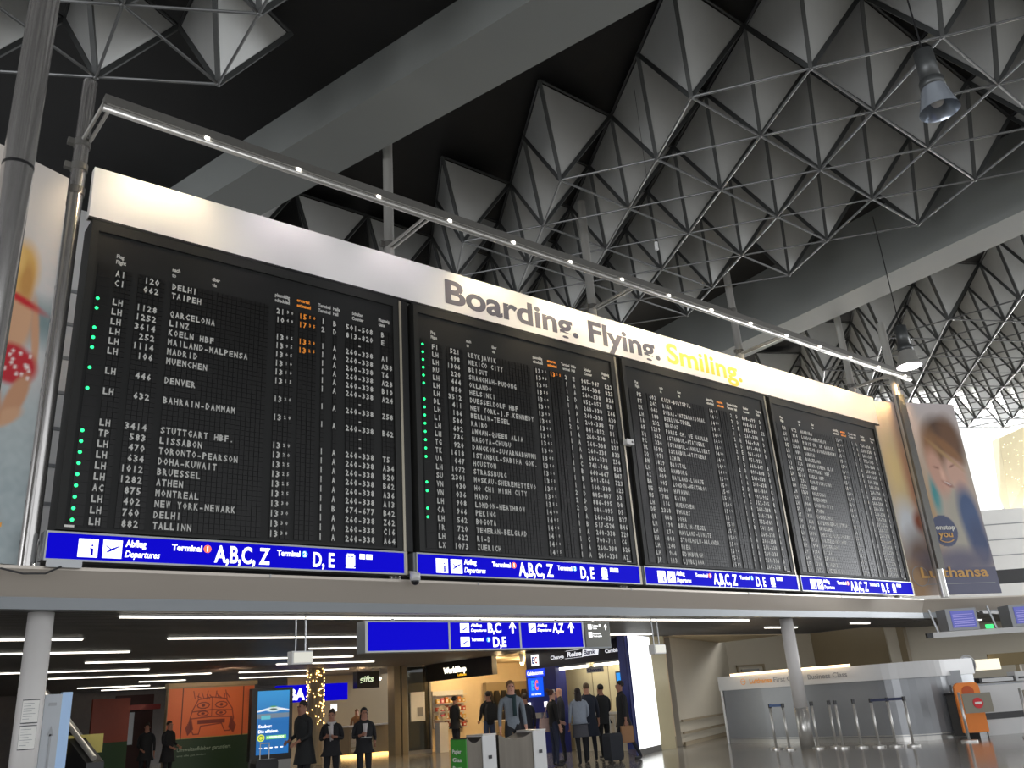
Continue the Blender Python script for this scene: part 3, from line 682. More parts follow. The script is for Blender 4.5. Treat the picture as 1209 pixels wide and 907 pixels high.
# right poster: two smiling faces
t = thing('poster', (27, -.9, 3.5), 'tall advertising poster of two smiling faces at the right of the boards', 'poster')
o = np.array([24.28, -.0, 3.5]); ux = np.array([ca, -sa, 0])
def hang_panel(o, ux, w, h, th, parent):
    n = np.array([-ux[1], ux[0], 0])*th; V = [o, o+ux*w, o+ux*w+n, o+n]; V += [v+np.array([0, 0, h]) for v in V]
    part('poster_board', MB().add(V, [(0, 1, 5, 4), (1, 2, 6, 5), (2, 3, 7, 6), (3, 0, 4, 7), (0, 3, 2, 1), (4, 5, 6, 7)]), M['white'], parent)
hang_panel(o, ux, 3.15, 5.85, .08, t)
R = rgb
sh = [('g', R(214, 205, 205), .7, 1.0), ('e', R(225, 205, 150), .12, .62, .16, .22, 0, .8), ('e', R(205, 150, 115), .26, .55, .05, .3, 5, .9), ('e', R(215, 220, 225), .12, .34, .13, .12, 0, .5), ('e', R(150, 75, 45), .26, .36, .07, .05, 0, .5), ('e', R(120, 100, 90), .17, .16, .16, .14, 0, .5), ('e', R(165, 130, 90), .08, .05, .1, .1, 0, .5),
      ('e', R(190, 160, 120), .40, .40, .1, .2, 0, .6), ('e', R(60, 150, 155), .52, .50, .05, .1, 0, .5), ('e', R(176, 170, 155), .72, .35, .16, .2, 0, .5),
      ('e', R(95, 70, 55), .76, .78, .22, .14, -10, .25), ('e', R(150, 110, 72), .60, .74, .10, .12, 20, .5), ('e', R(120, 85, 60), .84, .80, .12, .12, 0, .4), ('e', R(205, 160, 140), .60, .62, .09, .13, 25, .3), ('e', R(214, 172, 152), .82, .62, .12, .10, -25, .3), ('e', R(210, 165, 145), .68, .57, .05, .05, 0, .4),
      ('e', R(150, 105, 88), .60, .645, .03, .005, -8, .7), ('e', R(150, 85, 75), .69, .558, .055, .010, -14, .5), ('e', R(235, 225, 218), .69, .561, .035, .004, -14, .5), ('e', R(232, 190, 168), .655, .605, .02, .03, 15, .8), ('e', R(150, 105, 90), .79, .655, .03, .005, 12, .7), ('e', R(150, 105, 65), .80, .745, .15, .035, -25, .4), ('e', R(185, 150, 100), .74, .715, .14, .012, -25, .8),
      ('e', R(60, 85, 130), .86, .38, .12, .16, 10, .3), ('e', R(45, 65, 110), .90, .24, .12, .12, 0, .4), ('e', R(90, 95, 115), .6, .1, .2, .1, 0, .6), ('r', R(92, 93, 118), .34, 0, 1., .13), ('e', R(105, 100, 120), .62, .17, .36, .05, 0, .7), ('e', R(70, 78, 112), .515, .315, .15, .08, 0, .02)]
picture('poster_print', sh, R(196, 180, 165), o+np.array([-ux[1]*-.012, ux[0]*-.012, 0]), ux, (0, 0, 1), 3.15, 5.85, 110, 180, mat_attr('poster_print_ink', .4), t)
tx = MB(); n_ = np.array([ux[1], -ux[0], 0])*.03; fr = (tuple(o+n_), ux)
text(tx, 'Lufthansa', .42, .50, .30, 0, w=2.4, bold=.02, mi=0, frame=fr)
text(tx, 'nonstop', 1.20, 1.88, .15, 0, w=.82, bold=.03, mi=1, frame=fr); text(tx, 'you', 1.36, 1.66, .19, 0, w=.52, bold=.03, mi=0, frame=fr)
for k in range(8):
    a0 = math.radians(210+15*k); a1 = math.radians(225+15*k)
    P = [(1.62+.26*math.cos(q_)*rr, 1.66+.13*math.sin(q_)*rr*1.1) for q_ in (a0, a1) for rr in (1, 1.18)]
    V = [np.array(fr[0])+ux*p[0]+np.array([0, 0, p[1]]) for p in P]; tx.add(V, [(0, 1, 3, 2)])
part('poster_lettering', tx, [mat('poster_gold', rgb(214, 165, 90), .5, var=.02), M['paper']], t)
rg = MB()
for k in range(24):
    a0 = 2*math.pi*k/24; a1 = 2*math.pi*(k+1)/24; V = [np.array(fr[0])+ux*(.38+rr*math.cos(q_))+np.array([0, 0, .55+rr*math.sin(q_)]) for q_ in (a0, a1) for rr in (.27, .29)]; rg.add(V, [(0, 1, 3, 2)])
V = [np.array(fr[0])+ux*p+np.array([0, 0, z]) for p, z in ((.5, .3), (3.0, .3), (3.0, .32), (.5, .32))]; rg.add(V, [(0, 1, 2, 3)])
part('poster_emblem', rg, M['greyp'], t)
# left poster: bather seen from behind, water
t = thing('poster', (.2, -.6, 3.45), 'tall advertising poster of a blond bather in red on a beach at left edge', 'poster')
ux = np.array([ca, sa, 0]); wl = 4.6; o = np.array([1.9, 0.0, 3.44])-ux*wl
hang_panel(o, ux, wl, 5.72, .08, t)
sh = [('g', R(205, 196, 192), .62, .9), ('e', R(172, 182, 186), .8, .57, .5, .07, 0, .6), ('g', R(216, 208, 200), .8, 1.0), ('r', R(150, 163, 166), 0, 0, 1, .30), ('e', R(165, 175, 176), .8, .33, .6, .1, 0, .7), ('n', R(185, 195, 195), .35, 60), ('g', R(214, 206, 198), .72, .9), ('e', R(120, 140, 142), .93, .58, .14, .05, 0, .6),
      ('e', R(205, 160, 125), .895, .57, .055, .10, -4, .2), ('e', R(200, 152, 118), .962, .54, .012, .09, 8, .3), ('e', R(214, 170, 95), .90, .70, .045, .07, 0, .3), ('e', R(190, 140, 75), .915, .67, .02, .05, 0, .4), ('e', R(224, 185, 110), .88, .72, .02, .04, 0, .4),
      ('e', R(190, 30, 40), .905, .62, .07, .010, -12, .5), ('e', R(185, 25, 40), .905, .455, .075, .05, 0, .15), ('e', R(190, 140, 105), .93, .375, .026, .07, -25, .2), ('e', R(200, 155, 120), .91, .325, .05, .018, 30, .3), ('e', R(185, 135, 100), .87, .35, .024, .06, 10, .25)]
for k in range(16):
    sh.append(('e', R(235, 225, 220), .85+.11*rng.random(), .425+.065*rng.random(), .0045, .004, 0, .6))
picture('poster_print', sh, R(208, 202, 200), o-np.array([-ux[1], ux[0], 0])*.012, ux, (0, 0, 1), wl, 5.72, 220, 200, mat_attr('poster_print_ink', .4), t)
tx = MB(); n_ = np.array([ux[1], -ux[0], 0])*.03; text(tx, 'Lufthansa', 1.95, .44, .40, 0, w=2.38, bold=.02, frame=(tuple(o+n_), ux))
part('poster_lettering', tx, mat('poster_gold2', rgb(225, 160, 60), .5, var=.02), t)
# bracket feet under the left tube
t = thing('cable_bracket', (2.3, -.1, 3.42), 'small steel bracket with a cable loop under the left end of the boards', 'bracket')
part('plate', MB().box((2.2, -.2, 3.40), (2.62, -.17, 3.49)), M['alu'], t)
part('cable', MB().path([(1.7, -.22, 3.36), (1.95, -.24, 3.30), (2.2, -.24, 3.31), (2.38, -.2, 3.41)], .012, 6), M['dark'], t)
# ================================================================== PENDANT LAMPS
def pendant(x, y, z, r, top, label, lit):
    t = thing('pendant_lamp', (x, y, z), label, 'lamp', 'cylindrical pendant lamps under the roof')
    prof = [(r*1.0, 0), (r*.9, .08), (r*.66, .32), (r*.6, .36)]
    part('reflector', MB().loft([[(x+q*math.cos(2*math.pi*i/24), y+q*math.sin(2*math.pi*i/24), z+h) for i in range(24)] for q, h in prof], caps=False), M['steel'] if lit else mat('lamp_glass', (.5, .55, .62), .12, .6, var=.1, scale=9), t, smooth=True)
    part('canister', MB().cyl((x, y, z+.36), (x, y, z+.48), r*.62, 24).cyl((x, y, z+.5), (x, y, z+.95), r*.5, 24), M['strut'], t, smooth=True)
    part('suspension', MB().cyl((x, y, z+.95), (x, y, top), .012, 6), M['dark'], t)
    if lit: part('lamp_disc', MB().cyl((x, y, z+.01), (x, y, z+.03), r*.94, 24), mat('lamp_on', (.9, .9, .9), .4, emit=(.95, .88, 1), es=9, var=.02), t); point('lamp_light', (x, y, z-.1), 120, (1, .95, 1), .2)
    else: part('bulb', MB().sph((x, y, z+.16), r*.35, 16, 8), M['white'], t, smooth=True)
pendant(10.45, -8.83, 8.28, .25, 11.3, 'large dark cylindrical pendant lamp, unlit, at upper right', False)
pendant(17.88, -4.31, 7.72, .26, 11.5, 'lit cylindrical pendant lamp glowing white beside the thick right tube', True)
t = thing('roof_sensor', (9.82, -4.39, 8.15), 'tiny wired sensor hanging in front of the roof frame', 'sensor')
part('body', MB().cyl((9.82, -4.39, 8.2), (9.82, -4.39, 8.32), .03, 10).sph((9.82, -4.39, 8.2), .035, 10, 6), M['white'], t); part('wire', MB().cyl((9.82, -4.39, 8.32), (9.82, -4.39, 11.4), .004, 5), M['dark'], t)
# ================================================================== HANGING SIGNS
YF = .28
def rods(t, xs, y, z0, z1, r=.012):
    for x in xs: part('hanger', MB().cyl((x, y, z0), (x, y, z1), r, 8), M['alu'], t)
t = thing('hanging_sign', (9.38, .4, 2.31), 'long blue backlit hanging sign with three fields and up arrows', 'sign')
part('sign_box', MB().box((7.0, .3, 2.31), (11.77, .55, 2.81)), M['fascia2'], t)
for a, b in ((7.05, 8.61), (8.65, 10.17), (10.21, 11.73)):
    part('blue_face', MB().box((a, YF, 2.335), (b, .30, 2.785)), M['blue'], t)
rm = MB().box((7.0, .27, 2.31), (11.77, .3, 2.335)).box((7.0, .27, 2.785), (11.77, .3, 2.81))
for a, b in ((7.0, 7.05), (8.61, 8.65), (10.17, 10.21), (11.73, 11.77)): rm.box((a, .27, 2.335), (b, .3, 2.785))
part('rim', rm, M['alu'], t); rods(t, (7.6, 9.4, 11.2), .42, 2.81, 2.86, .03)
tx = MB(); pc = MB(); y = .275
def arrow(mb, x, z, s, y):
    mb.box((x-.022*s, y-.002, z-.1*s), (x+.022*s, y, z+.06*s)); mb.add([(x-.075*s, y-.001, z+.02*s), (x+.075*s, y-.001, z+.02*s), (x, y-.001, z+.12*s), (x-.075*s, y-.001, z-.02*s), (x+.075*s, y-.001, z-.02*s), (x, y-.001, z+.06*s)], [(0, 5, 2), (5, 1, 2), (0, 3, 5), (5, 4, 1)])
tx.box((8.86, y-.002, 2.61), (9.05, y, 2.77)).box((8.86, y-.002, 2.38), (9.05, y, 2.54)).box((10.40, y-.002, 2.61), (10.57, y, 2.77))
tw = MB(); text(tw, 'Abflug', 9.09, 2.715, .05, y, w=.24, bold=.03); part('lettering', tw, M['white_e'], t); tw = MB(); text(tw, 'Departures', 9.09, 2.63, .05, y, w=.34, bold=.03, shear=.2); part('lettering', tw, M['white_e'], t); tw = MB(); text(tw, 'B,C', 9.46, 2.61, .17, y, w=.30, bold=.03); part('lettering', tw, M['white_e'], t); arrow(tx, 10.02, 2.69, 1, y)
tw = MB(); text(tw, 'Terminal', 9.09, 2.47, .055, y, w=.27, bold=.03); part('lettering', tw, M['white_e'], t); tw = MB(); text(tw, 'D,E', 9.56, 2.37, .17, y, w=.30, bold=.03); part('lettering', tw, M['white_e'], t)
tw = MB(); text(tw, 'Abflug', 10.61, 2.715, .05, y, w=.24, bold=.03); part('lettering', tw, M['white_e'], t); tw = MB(); text(tw, 'Departures', 10.61, 2.63, .05, y, w=.34, bold=.03, shear=.2); part('lettering', tw, M['white_e'], t); tw = MB(); text(tw, 'A,Z', 10.98, 2.61, .17, y, w=.28, bold=.03); part('lettering', tw, M['white_e'], t); arrow(tx, 11.45, 2.69, 1, y)
part('pictogram_field', tx, M['white_e'], t)
part('number_disc', MB().cyl((9.46, y-.002, 2.49), (9.46, y, 2.49), .045, 16), M['cyan_e'], t, label='blue disc with a white 2')
nb = MB(); text(nb, '2', 9.46, 2.465, .055, y-.004, align='c', bold=.03); part('number', nb, M['white_e'], t)
for X, Z in ((8.9, 2.66), (8.9, 2.43), (10.43, 2.66)):
    pc.add([(X, y-.004, Z+.0), (X+.1, y-.004, Z+.05), (X+.115, y-.004, Z+.045), (X+.03, y-.004, Z-.012)], [(0, 1, 2, 3)])
part('pictogram', pc, M['blue'], t)
t = thing('hanging_sign', (12.3, .6, 2.3), 'small grey hanging sign with white pictograms right of the long blue one', 'sign')
part('sign_box', MB().box((11.98, .52, 2.32), (12.72, .72, 2.83)), M['fascia2'], t)
part('grey_face', MB().box((12.02, .50, 2.35), (12.69, .52, 2.81)), mat('sign_grey', rgb(96, 96, 88), .5, emit=rgb(96, 96, 88), es=.25, var=.03), t)
tx = MB(); y = .495; tx.box((12.1, y-.002, 2.68), (12.2, y, 2.78)).box((12.1, y-.002, 2.53), (12.2, y, 2.63)).box((12.40, y-.002, 2.73), (12.45, y, 2.78))
text(tx, 'Toiletten', 12.22, 2.735, .035, y, w=.16, bold=.03); text(tx, 'Toilets', 12.22, 2.685, .035, y, w=.12, bold=.03); text(tx, 'Reisemarkt', 12.22, 2.585, .035, y, w=.22, bold=.03); text(tx, 'Travel market', 12.22, 2.535, .035, y, w=.24, bold=.03); arrow(tx, 12.58, 2.72, .55, y)
part('sign_lettering', tx, M['white_e'], t); rods(t, (12.35,), .62, 2.83, 2.86, .03)
for x, lb in ((5.94, 'small white hanging box on two rods left of the long blue sign'), (13.9, 'small white hanging box on two rods in front of the white light panel')):
    t = thing('hanging_box', (x, .35, 2.16), lb, 'sign', 'small white boxes on rods')
    part('box_body', MB().box((x-.17, .3, 2.17), (x+.17, .46, 2.36)), M['white'], t); part('front_face', MB().box((x-.14, .285, 2.19), (x+.16, .3, 2.34)), mat('box_face', (.7, .68, .6), .4, emit=(.9, .88, .75), es=.35, var=.02), t)
    rods(t, (x-.08, x+.08), .38, 2.36, 2.9)
# ================================================================== BINS
def bin_(x0, x1, y0, y1, h, label, side):
    t = thing('recycling_bin', ((x0+x1)/2, (y0+y1)/2, 0), label, 'bin', 'steel recycling bins')
    xs = x1-.26
    P = []; n = 10
    for k in range(n+1):
        u = k/n; P.append((x0+(xs-x0)*u, h-.085*math.sin(math.pi*u)))
    V = [(x, y0, .06) for x, z in P]+[(x, y0, z) for x, z in P]+[(x, y1, .06) for x, z in P]+[(x, y1, z) for x, z in P]; m = n+1; F = []
    for k in range(n):
        F += [(k, k+1, m+k+1, m+k), (2*m+k+1, 2*m+k, 3*m+k, 3*m+k+1), (m+k, m+k+1, 3*m+k+1, 3*m+k), (k+1, k, 2*m+k, 2*m+k+1)]
    F += [(0, m, 3*m, 2*m), (n, 2*m+n, 3*m+n, m+n)]
    part('body', MB().add(V, F), mat('bin_steel', (.13, .115, .095), .35, .75, var=.25, scale=12, stretch=(1, 1, .05)), t)
    part('plinth', MB().box((x0+.04, y0+.04, 0), (x1-.04, y1-.04, .06)), M['dark'], t)
    part('end_panel', MB().box((xs, y0-.02, .06), (x1, y1, h+.01)), M['white'], t)
    part('rim', MB().box((xs, y0-.03, h+.01), (x1+.01, y1, h+.03)), M['steel'], t)
    part('lock', MB().box((xs+.1, y0-.035, h-.33), (xs+.16, y0-.02, h-.28)), M['dark'], t)
    if side:
        part('side_panel', MB().box((x0-.02, y0, .08), (x0-.004, y1, h-.02)), mat('bin_green', rgb(60, 140, 50), .5, var=.04), t, label='green panel with white lettering')
        s_ = MB()
        for k in range(5): text(s_, ('Papier', 'Glas', 'Rest', 'Waste', 'Paper')[k], .06, h-.22-k*.12, .06, -.008, w=.24, bold=.02, frame=((x0-.02, y1, 0), np.array([0, -1., 0])))
        part('panel_lettering', s_, M['paper'], t)
    return t
bin_(8.28, 8.83, -.6, -.18, .95, 'left steel recycling bin, with green side panel', True)
bin_(8.90, 9.86, -.6, -.18, .95, 'right steel recycling bin in front of the man in grey', False)
# ================================================================== SHOPS ALONG X = 17.6
FX = np.array([0, -1, 0.])
def ft(mb, s, ypos, z, h, w, off=-.03, mi=0, **k): text(mb, s, 0, z, h, off, w=w, mi=mi, frame=((17.6, ypos, 0), FX), **k)
# shop one
shop = struct('wall_shop', MB().box((17.7, 15.2, 0), (24.5, 15.35, 2.9)).box((24.5, 9.2, 0), (24.6, 15.3, 2.9)), M['warmwall'])
struct('wall_bank_side', MB().box((17.65, 9.1, 0), (24.5, 9.2, 2.9)), M['warmwall'])
struct('ceiling_shop', MB().box((17.7, 4.6, 2.9), (24.6, 15.35, 3.0)), M['warmwall'])
t = thing('shop_sign', (17.6, 12.95, 2.32), 'black shop fascia with glowing WorldShop lettering', 'sign')
part('fascia_box', MB().box((17.55, 10.95, 2.33), (17.75, 14.95, 2.9)), M['black'], t)
tx = MB(); ft(tx, 'WorldShop', 13.75, 2.53, .2, 1.35, off=-.06, bold=.03); part('lettering', tx, mat('shop_letters', (.9, .9, .85), .5, emit=(1, .93, .75), es=3, var=.02), t)
tx = MB(); ft(tx, 'Lufthansa', 12.9, 2.40, .08, .5, off=-.06, bold=.02); part('lettering', tx, M['shop_e'], t, label='small orange lettering')
for y, x in ((14.2, 18.3), (12.0, 18.6), (10.2, 18.4), (13.0, 20.5), (10.5, 20.8)):
    point('shop_light', (x, y, 2.7), 60, (1, .72, .38), .1)
for y, x, lb in ((14.3, 18.2, 'round spot lamp above the colourful packages in the shop'), (10.2, 18.2, 'bright ceiling spotlight above the man in grey')):
    t = thing('spotlight', (x, y, 2.6), lb, 'lamp', 'shop spotlights'); part('can', MB().cyl((x, y, 2.62), (x, y, 2.9), .07, 14), M['white'], t); part('lens', MB().sph((x, y, 2.6), .065, 12, 8), mat('spot_on', (1, .9, .7), .4, emit=(1, .8, .5), es=14, var=.01), t)
# colourful goods shelf on the side wall
t = thing('display_shelf', (18.6, 15.05, .7), 'pale wall shelf with colourful packages at the back of the shop', 'shelf')
part('back_board', MB().box((17.95, 15.12, .75), (19.3, 15.19, 2.0)), M['white'], t)
for k in range(5): part('shelf_board', MB().box((17.95, 14.9, .75+k*.27), (19.3, 15.12, .77+k*.27)), M['white'], t)
gc = [(190, 80, 60), (200, 130, 60), (160, 60, 70), (210, 170, 90), (120, 60, 40), (200, 90, 110)]
for k in range(4):
    for j in range(7):
        c = gc[(k*3+j*2) % 6]; x = 18.0+j*.185; z = .771+k*.27; h = .14+.06*((j*7+k*3) % 3)/2
        single('package', MB().box((x, 14.93, z), (x+.13, 15.05, z+h)).box((x+.03, 14.925, z+.03), (x+.1, 14.93, z+h*.6), 1), [mat('pack_%d_%d_%d' % c, rgb(*c), .5, var=.05), M['paper']], ('%s package, %s from left on the %s board of the pale wall shelf' % (('dull red', 'ochre', 'plum', 'sand', 'brown', 'pink')[(k*3+j*2) % 6], ('first', 'second', 'third', 'fourth', 'fifth', 'sixth', 'seventh')[j], ('lowest', 'second', 'third', 'fourth')[k])), 'package', 'packages on the shop shelf')
t = thing('shop_table', (19.6, 13.2, 0), 'pale shop table under the black handbags', 'table')
part('tabletop', MB().box((19.0, 12.9, .86), (20.6, 13.6, .90)), M['white'], t)
for x in (19.05, 20.5):
    for y in (12.95, 13.5): part('leg', MB().box((x, y, 0), (x+.05, y+.05, .86)), M['greyp'], t)
for k in range(5):
    x = 19.15+k*.29; t = thing('handbag', (x, 13.2, .9), 'black handbag, %s from the left on the pale shop table' % ('first', 'second', 'third', 'fourth', 'fifth')[k], 'handbag', 'black handbags on the shop table')
    part('bag_body', MB().loft([[(x+a*.13*s, 13.2+b*.08*s, z) for a, b in ((-1, -1), (1, -1), (1, 1), (-1, 1))] for z, s in ((.9, 1), (1.1, 1.05), (1.22, .75))]), M['dark'], t)
    part('handle', MB().path([(x-.08, 13.2, 1.2), (x-.05, 13.2, 1.36), (x+.05, 13.2, 1.36), (x+.08, 13.2, 1.2)], .012, 6), M['dark'], t)
t = thing('display_rack', (20.6, 12.2, 1.2), 'tall rack of dark bags hanging in the shop', 'rack')
part('rack_frame', MB().box((20.2, 14.9, .4), (22.3, 15.1, 2.2)), M['wall_b'], t)
for k in range(6):
    x = 20.3+k*.33; part('hanging_bag', MB().loft([[(x+a*.13*s, 14.85+b*.07*s, z) for a, b in ((-1, -1), (1, -1), (1, 1), (-1, 1))] for z, s in ((1.3-.1*(k % 2), 1), (1.6, 1.1), (1.9, .6))]), M['dark'], t)
# glass front and corner column left of the shop
single('column', MB().box((16.15, 14.75, 0), (16.40, 15.2, 2.9)).box((16.45, 14.75, 0), (16.66, 15.1, 2.9)).box((16.40, 14.85, 0), (16.45, 15.1, 2.9)), mat('column_stone', rgb(120, 112, 92), .5, var=.05), 'beige square column between the gift counter and the glass shop front', 'column')
t = thing('glass_front', (17.1, 14.85, 0), 'dark glass shop front with a white poster, right of the beige column', 'window')
part('glass_pane', MB().box((16.72, 14.84, .12), (17.62, 14.86, 2.85)), M['glassd'], t)
part('frame', MB().box((16.66, 14.8, 0), (17.66, 14.9, .12)), M['greyp'], t); part('frame', MB().box((16.66, 14.8, .12), (16.72, 14.9, 2.9)), M['greyp'], t); part('frame', MB().box((17.62, 14.8, .12), (17.68, 14.9, 2.9)), M['greyp'], t)
part('glass_poster', MB().box((16.82, 14.78, 1.05), (17.4, 14.83, 2.0)), M['paper'], t); part('poster_picture', MB().box((17.08, 14.77, 1.2), (17.32, 14.78, 1.5)), M['greyp'], t)
t = thing('shop_stand', (17.8, 14.3, 0), 'white stand with a round basket at the shop entrance', 'stand')
part('stand_base', MB().box((17.6, 14.2, 0), (17.95, 14.5, .95)), M['white'], t)
bk = MB()
for k in range(5): bk.path([(17.75+.20*math.cos(a)*(1-.1*k), 14.2, 1.25+.26*math.sin(a)*(1-.1*k)) for a in [2*math.pi*i/16 for i in range(17)]], .013, 5)
part('basket_ring', bk, M['wall'], t)
# bank
t = thing('bank_fascia', (17.6, 7.1, 2.35), 'black bank fascia reading Change, ReiseBank, Cambio above the queue', 'sign')
part('fascia_box', MB().box((17.58, 4.9, 2.36), (17.75, 9.24, 2.9)), M['navy'], t)
wm = mat('bank_white', (.8, .8, .8), .4, emit=(.9, .92, 1), es=.9, var=.02)
tx = MB(); ft(tx, 'Change', 8.05, 2.56, .11, .60, bold=.02); ft(tx, 'Cambio', 5.70, 2.56, .10, .56, bold=.02); ft(tx, 'Reise', 7.28, 2.58, .13, .62, bold=.03, shear=.15, off=-.05); part('lettering', tx, wm, t)
tx = MB(); ft(tx, 'Bank', 6.55, 2.58, .13, .5, bold=.03, shear=.15, off=-.06); part('lettering', tx, mat('bank_violet', (.02, .01, .12), .4, var=.02), t, label='dark blue word on white plate')
def fq(mb, y0, y1, z0, z1, off, sk=.03, mi=0): mb.add([(17.6-off, y0+sk, z0), (17.6-off, y1+sk, z0), (17.6-off, y1-sk, z1), (17.6-off, y0-sk, z1)], [(0, 1, 2, 3)], mi)
pl = MB(); fq(pl, 7.40, 6.62, 2.53, 2.54, .028); fq(pl, 7.36, 6.60, 2.74, 2.75, .028); fq(pl, 6.62, 5.95, 2.54, 2.75, .04); part('name_plate', pl, wm, t)
eb = MB().box((17.55, 8.62, 2.44), (17.58, 8.94, 2.76)); part('logo_plate', eb, M['white_e'], t)
tx = MB(); ft(tx, 'E', 8.90, 2.51, .19, .11, bold=.05, off=-.06); part('lettering', tx, mat('ec_blue', (.0, .05, .45), .4, var=.02), t); tx = MB(); ft(tx, 'C', 8.77, 2.51, .19, .12, bold=.05, off=-.06); part('lettering', tx, M['red'], t)
t = thing('cash_machine', (17.6, 8.75, 0), 'blue glowing cash machine column marked Geldautomat', 'cash machine')
part('cabinet', MB().box((17.55, 8.30, 0), (18.2, 9.24, 2.36)), M['blue_p'], t)
part('title_face', MB().box((17.53, 8.34, 2.12), (17.55, 9.2, 2.34)), mat('atm_blue', (0, .02, .4), .4, emit=(.01, .06, .9), es=.9, var=.03), t)
part('screen', MB().box((17.53, 8.45, 1.55), (17.55, 9.15, 2.09)), mat('atm_screen', (0, .02, .4), .3, emit=(.0, .10, .9), es=1.0, var=.05), t)
tx = MB(); ft(tx, 'Geldautomat', 9.15, 2.18, .11, .76, bold=.02, off=-.08); ft(tx, 'mit Service', 9.0, 1.60, .06, .45, bold=.02, off=-.08); part('lettering', tx, M['white_e'], t)
tx = MB(); ft(tx, 'E', 8.98, 1.76, .26, .14, bold=.06, off=-.08); part('lettering', tx, M['cyan_e'], t); tx = MB(); ft(tx, 'C', 8.80, 1.76, .26, .14, bold=.06, off=-.08); part('lettering', tx, M['red_e'], t)
part('keypad_shelf', MB().box((17.35, 8.4, .95), (17.55, 9.15, 1.1)), M['steel'], t)
part('side_light', MB().box((17.5, 9.1, 1.25), (17.55, 9.2, 1.4)), M['white_e'], t); part('side_light', MB().box((17.5, 8.32, 1.25), (17.55, 8.42, 1.4)), M['white_e'], t)
single('blue_column', MB().box((17.5, 7.8, 0), (17.9, 8.25, 2.36)).box((17.49, 7.9, 1.55), (17.5, 8.1, 1.72), 1), [M['blue_p'], M['paper']], 'dark blue column between the cash machine and the bank counter', 'column')
bc = struct('wall_bank', MB().box((18.7, 4.6, 0), (18.8, 9.1, 2.9)).box((17.7, 4.6, 0), (18.7, 4.7, 2.9)), mat('bank_cream', rgb(215, 205, 170), .5, var=.03))
for y in (5.4, 6.1, 6.8, 7.5): part('panel_joint', MB().box((18.69, y, 0), (18.7, y+.02, 2.9)), M['wall_b'], bc)
t = thing('bank_counter', (18.2, 6.4, 0), 'cream bank counter behind the queue', 'counter')
part('counter_front', MB().box((18.05, 5.0, 0), (18.6, 7.8, .95)), M['wall'], t); part('counter_top', MB().box((17.98, 4.95, .95), (18.62, 7.8, 1.0)), M['white'], t)
for y0, y1, lb in ((6.62, 7.8, 'left bright tube lamp under the bank fascia'), (5.15, 6.3, 'right bright tube lamp under the bank fascia')):
    t = thing('bank_lamp', (17.7, (y0+y1)/2, 2.2), lb, 'lamp', 'tube lamps of the bank'); part('lamp_tube', MB().box((17.66, y0, 2.24), (17.76, y1, 2.31)), M['tube'], t); part('housing', MB().box((17.66, y0, 2.31), (17.76, y1, 2.36)), M['alu'], t)
t = thing('change_sign', (17.7, 6.55, 2.05), 'small silver Change sign hanging between the two bank lamps', 'sign')
part('plate', MB().box((17.66, 5.95, 2.08), (17.69, 6.62, 2.24)), M['alu'], t); tx = MB(); ft(tx, 'Change', 6.58, 2.11, .09, .58, off=.05, bold=.02); part('lettering', tx, M['blue_p'], t)
t = thing('monitor', (18.6, 6.2, 1.66), 'small blue monitor above the heads of the bank queue', 'monitor'); part('bezel', MB().box((18.58, 5.7, 1.72), (18.69, 6.4, 2.08)), M['dark'], t); part('screen', MB().box((18.57, 5.74, 1.76), (18.58, 6.36, 2.04)), mat('monitor_blue', (0, .1, .4), .3, emit=(.03, .25, .7), es=1, var=.3, scale=4), t)
point('bank_light', (18.2, 6.2, 2.6), 30, (1, .9, .7), .1); point('bank_light', (18.2, 7.4, 2.6), 20, (1, .9, .7), .1)
# white light panel and blue panels
t = thing('lightbox', (17.6, 4.3, 0), 'tall glowing white advertising light panel framed in dark blue', 'light panel')
q0 = np.array([16.69, 3.88]); e1 = E1[:2]
part('light_face', wallseg(q0+e1*.0, q0+e1*1.95, .14, 2.88, .03), mat('panel_white_light', (.9, .9, .9), .5, emit=(.97, 1, .98), es=1.6, var=.01), t)
part('plinth', wallseg(q0-e1*.05, q0+e1*2.0, 0, .14, .1), M['greyp'], t)
part('back_box', wallseg(q0+e1*0+np.array([-.012, .03]), q0+e1*1.95+np.array([-.012, .03]), .14, 2.9, .3), M['blue_p'], t)
part('blue_panel', wallseg(q0+e1*1.97, q0+e1*2.98, .0, 2.9, .2), M['blue_p'], t)
part('blue_panel', wallseg((16.62, 3.9), (17.5, 5.05), 0, 2.9, .05), M['blue_p'], t)
# ================================================================== LEFT HALL
t = thing('hoarding', (9.9, 15.2, 0), 'large orange and green advertising wall with a brown line drawing', 'billboard')
part('board', MB().box((8.64, 15.1, 0), (11.3, 15.3, 2.5)), M['wall_b'], t)
og = rgb(205, 105, 60); gr = rgb(20, 52, 28)
pic = [('r', gr, 0, 0, 1, .42), ('r', rgb(160, 150, 90), 0, .418, 1, .426), ('l', rgb(60, 25, 20), .16, .42, .16, 1, .006, 1.06), ('l', rgb(60, 25, 20), .87, .42, .87, 1, .006, 1.06)]
ln = rgb(110, 45, 40)
def pl_(pts, wd=.006):
    for (a, b), (c, d) in zip(pts[:-1], pts[1:]): pic.append(('l', ln, a, b, c, d, wd, 1.06))
pl_([(.27, .52), (.25, .62), (.28, .74), (.34, .86), (.5, .885), (.66, .86), (.74, .74), (.76, .62), (.73, .52)]); pl_([(.27, .52), (.3, .46), (.36, .46), (.38, .55), (.62, .57), (.66, .48), (.72, .48), (.73, .52)])
pl_([(.28, .72), (.5, .735), (.74, .72)]); pl_([(.26, .64), (.5, .655), (.76, .64)]); pl_([(.5, .885), (.5, .66)], .004)
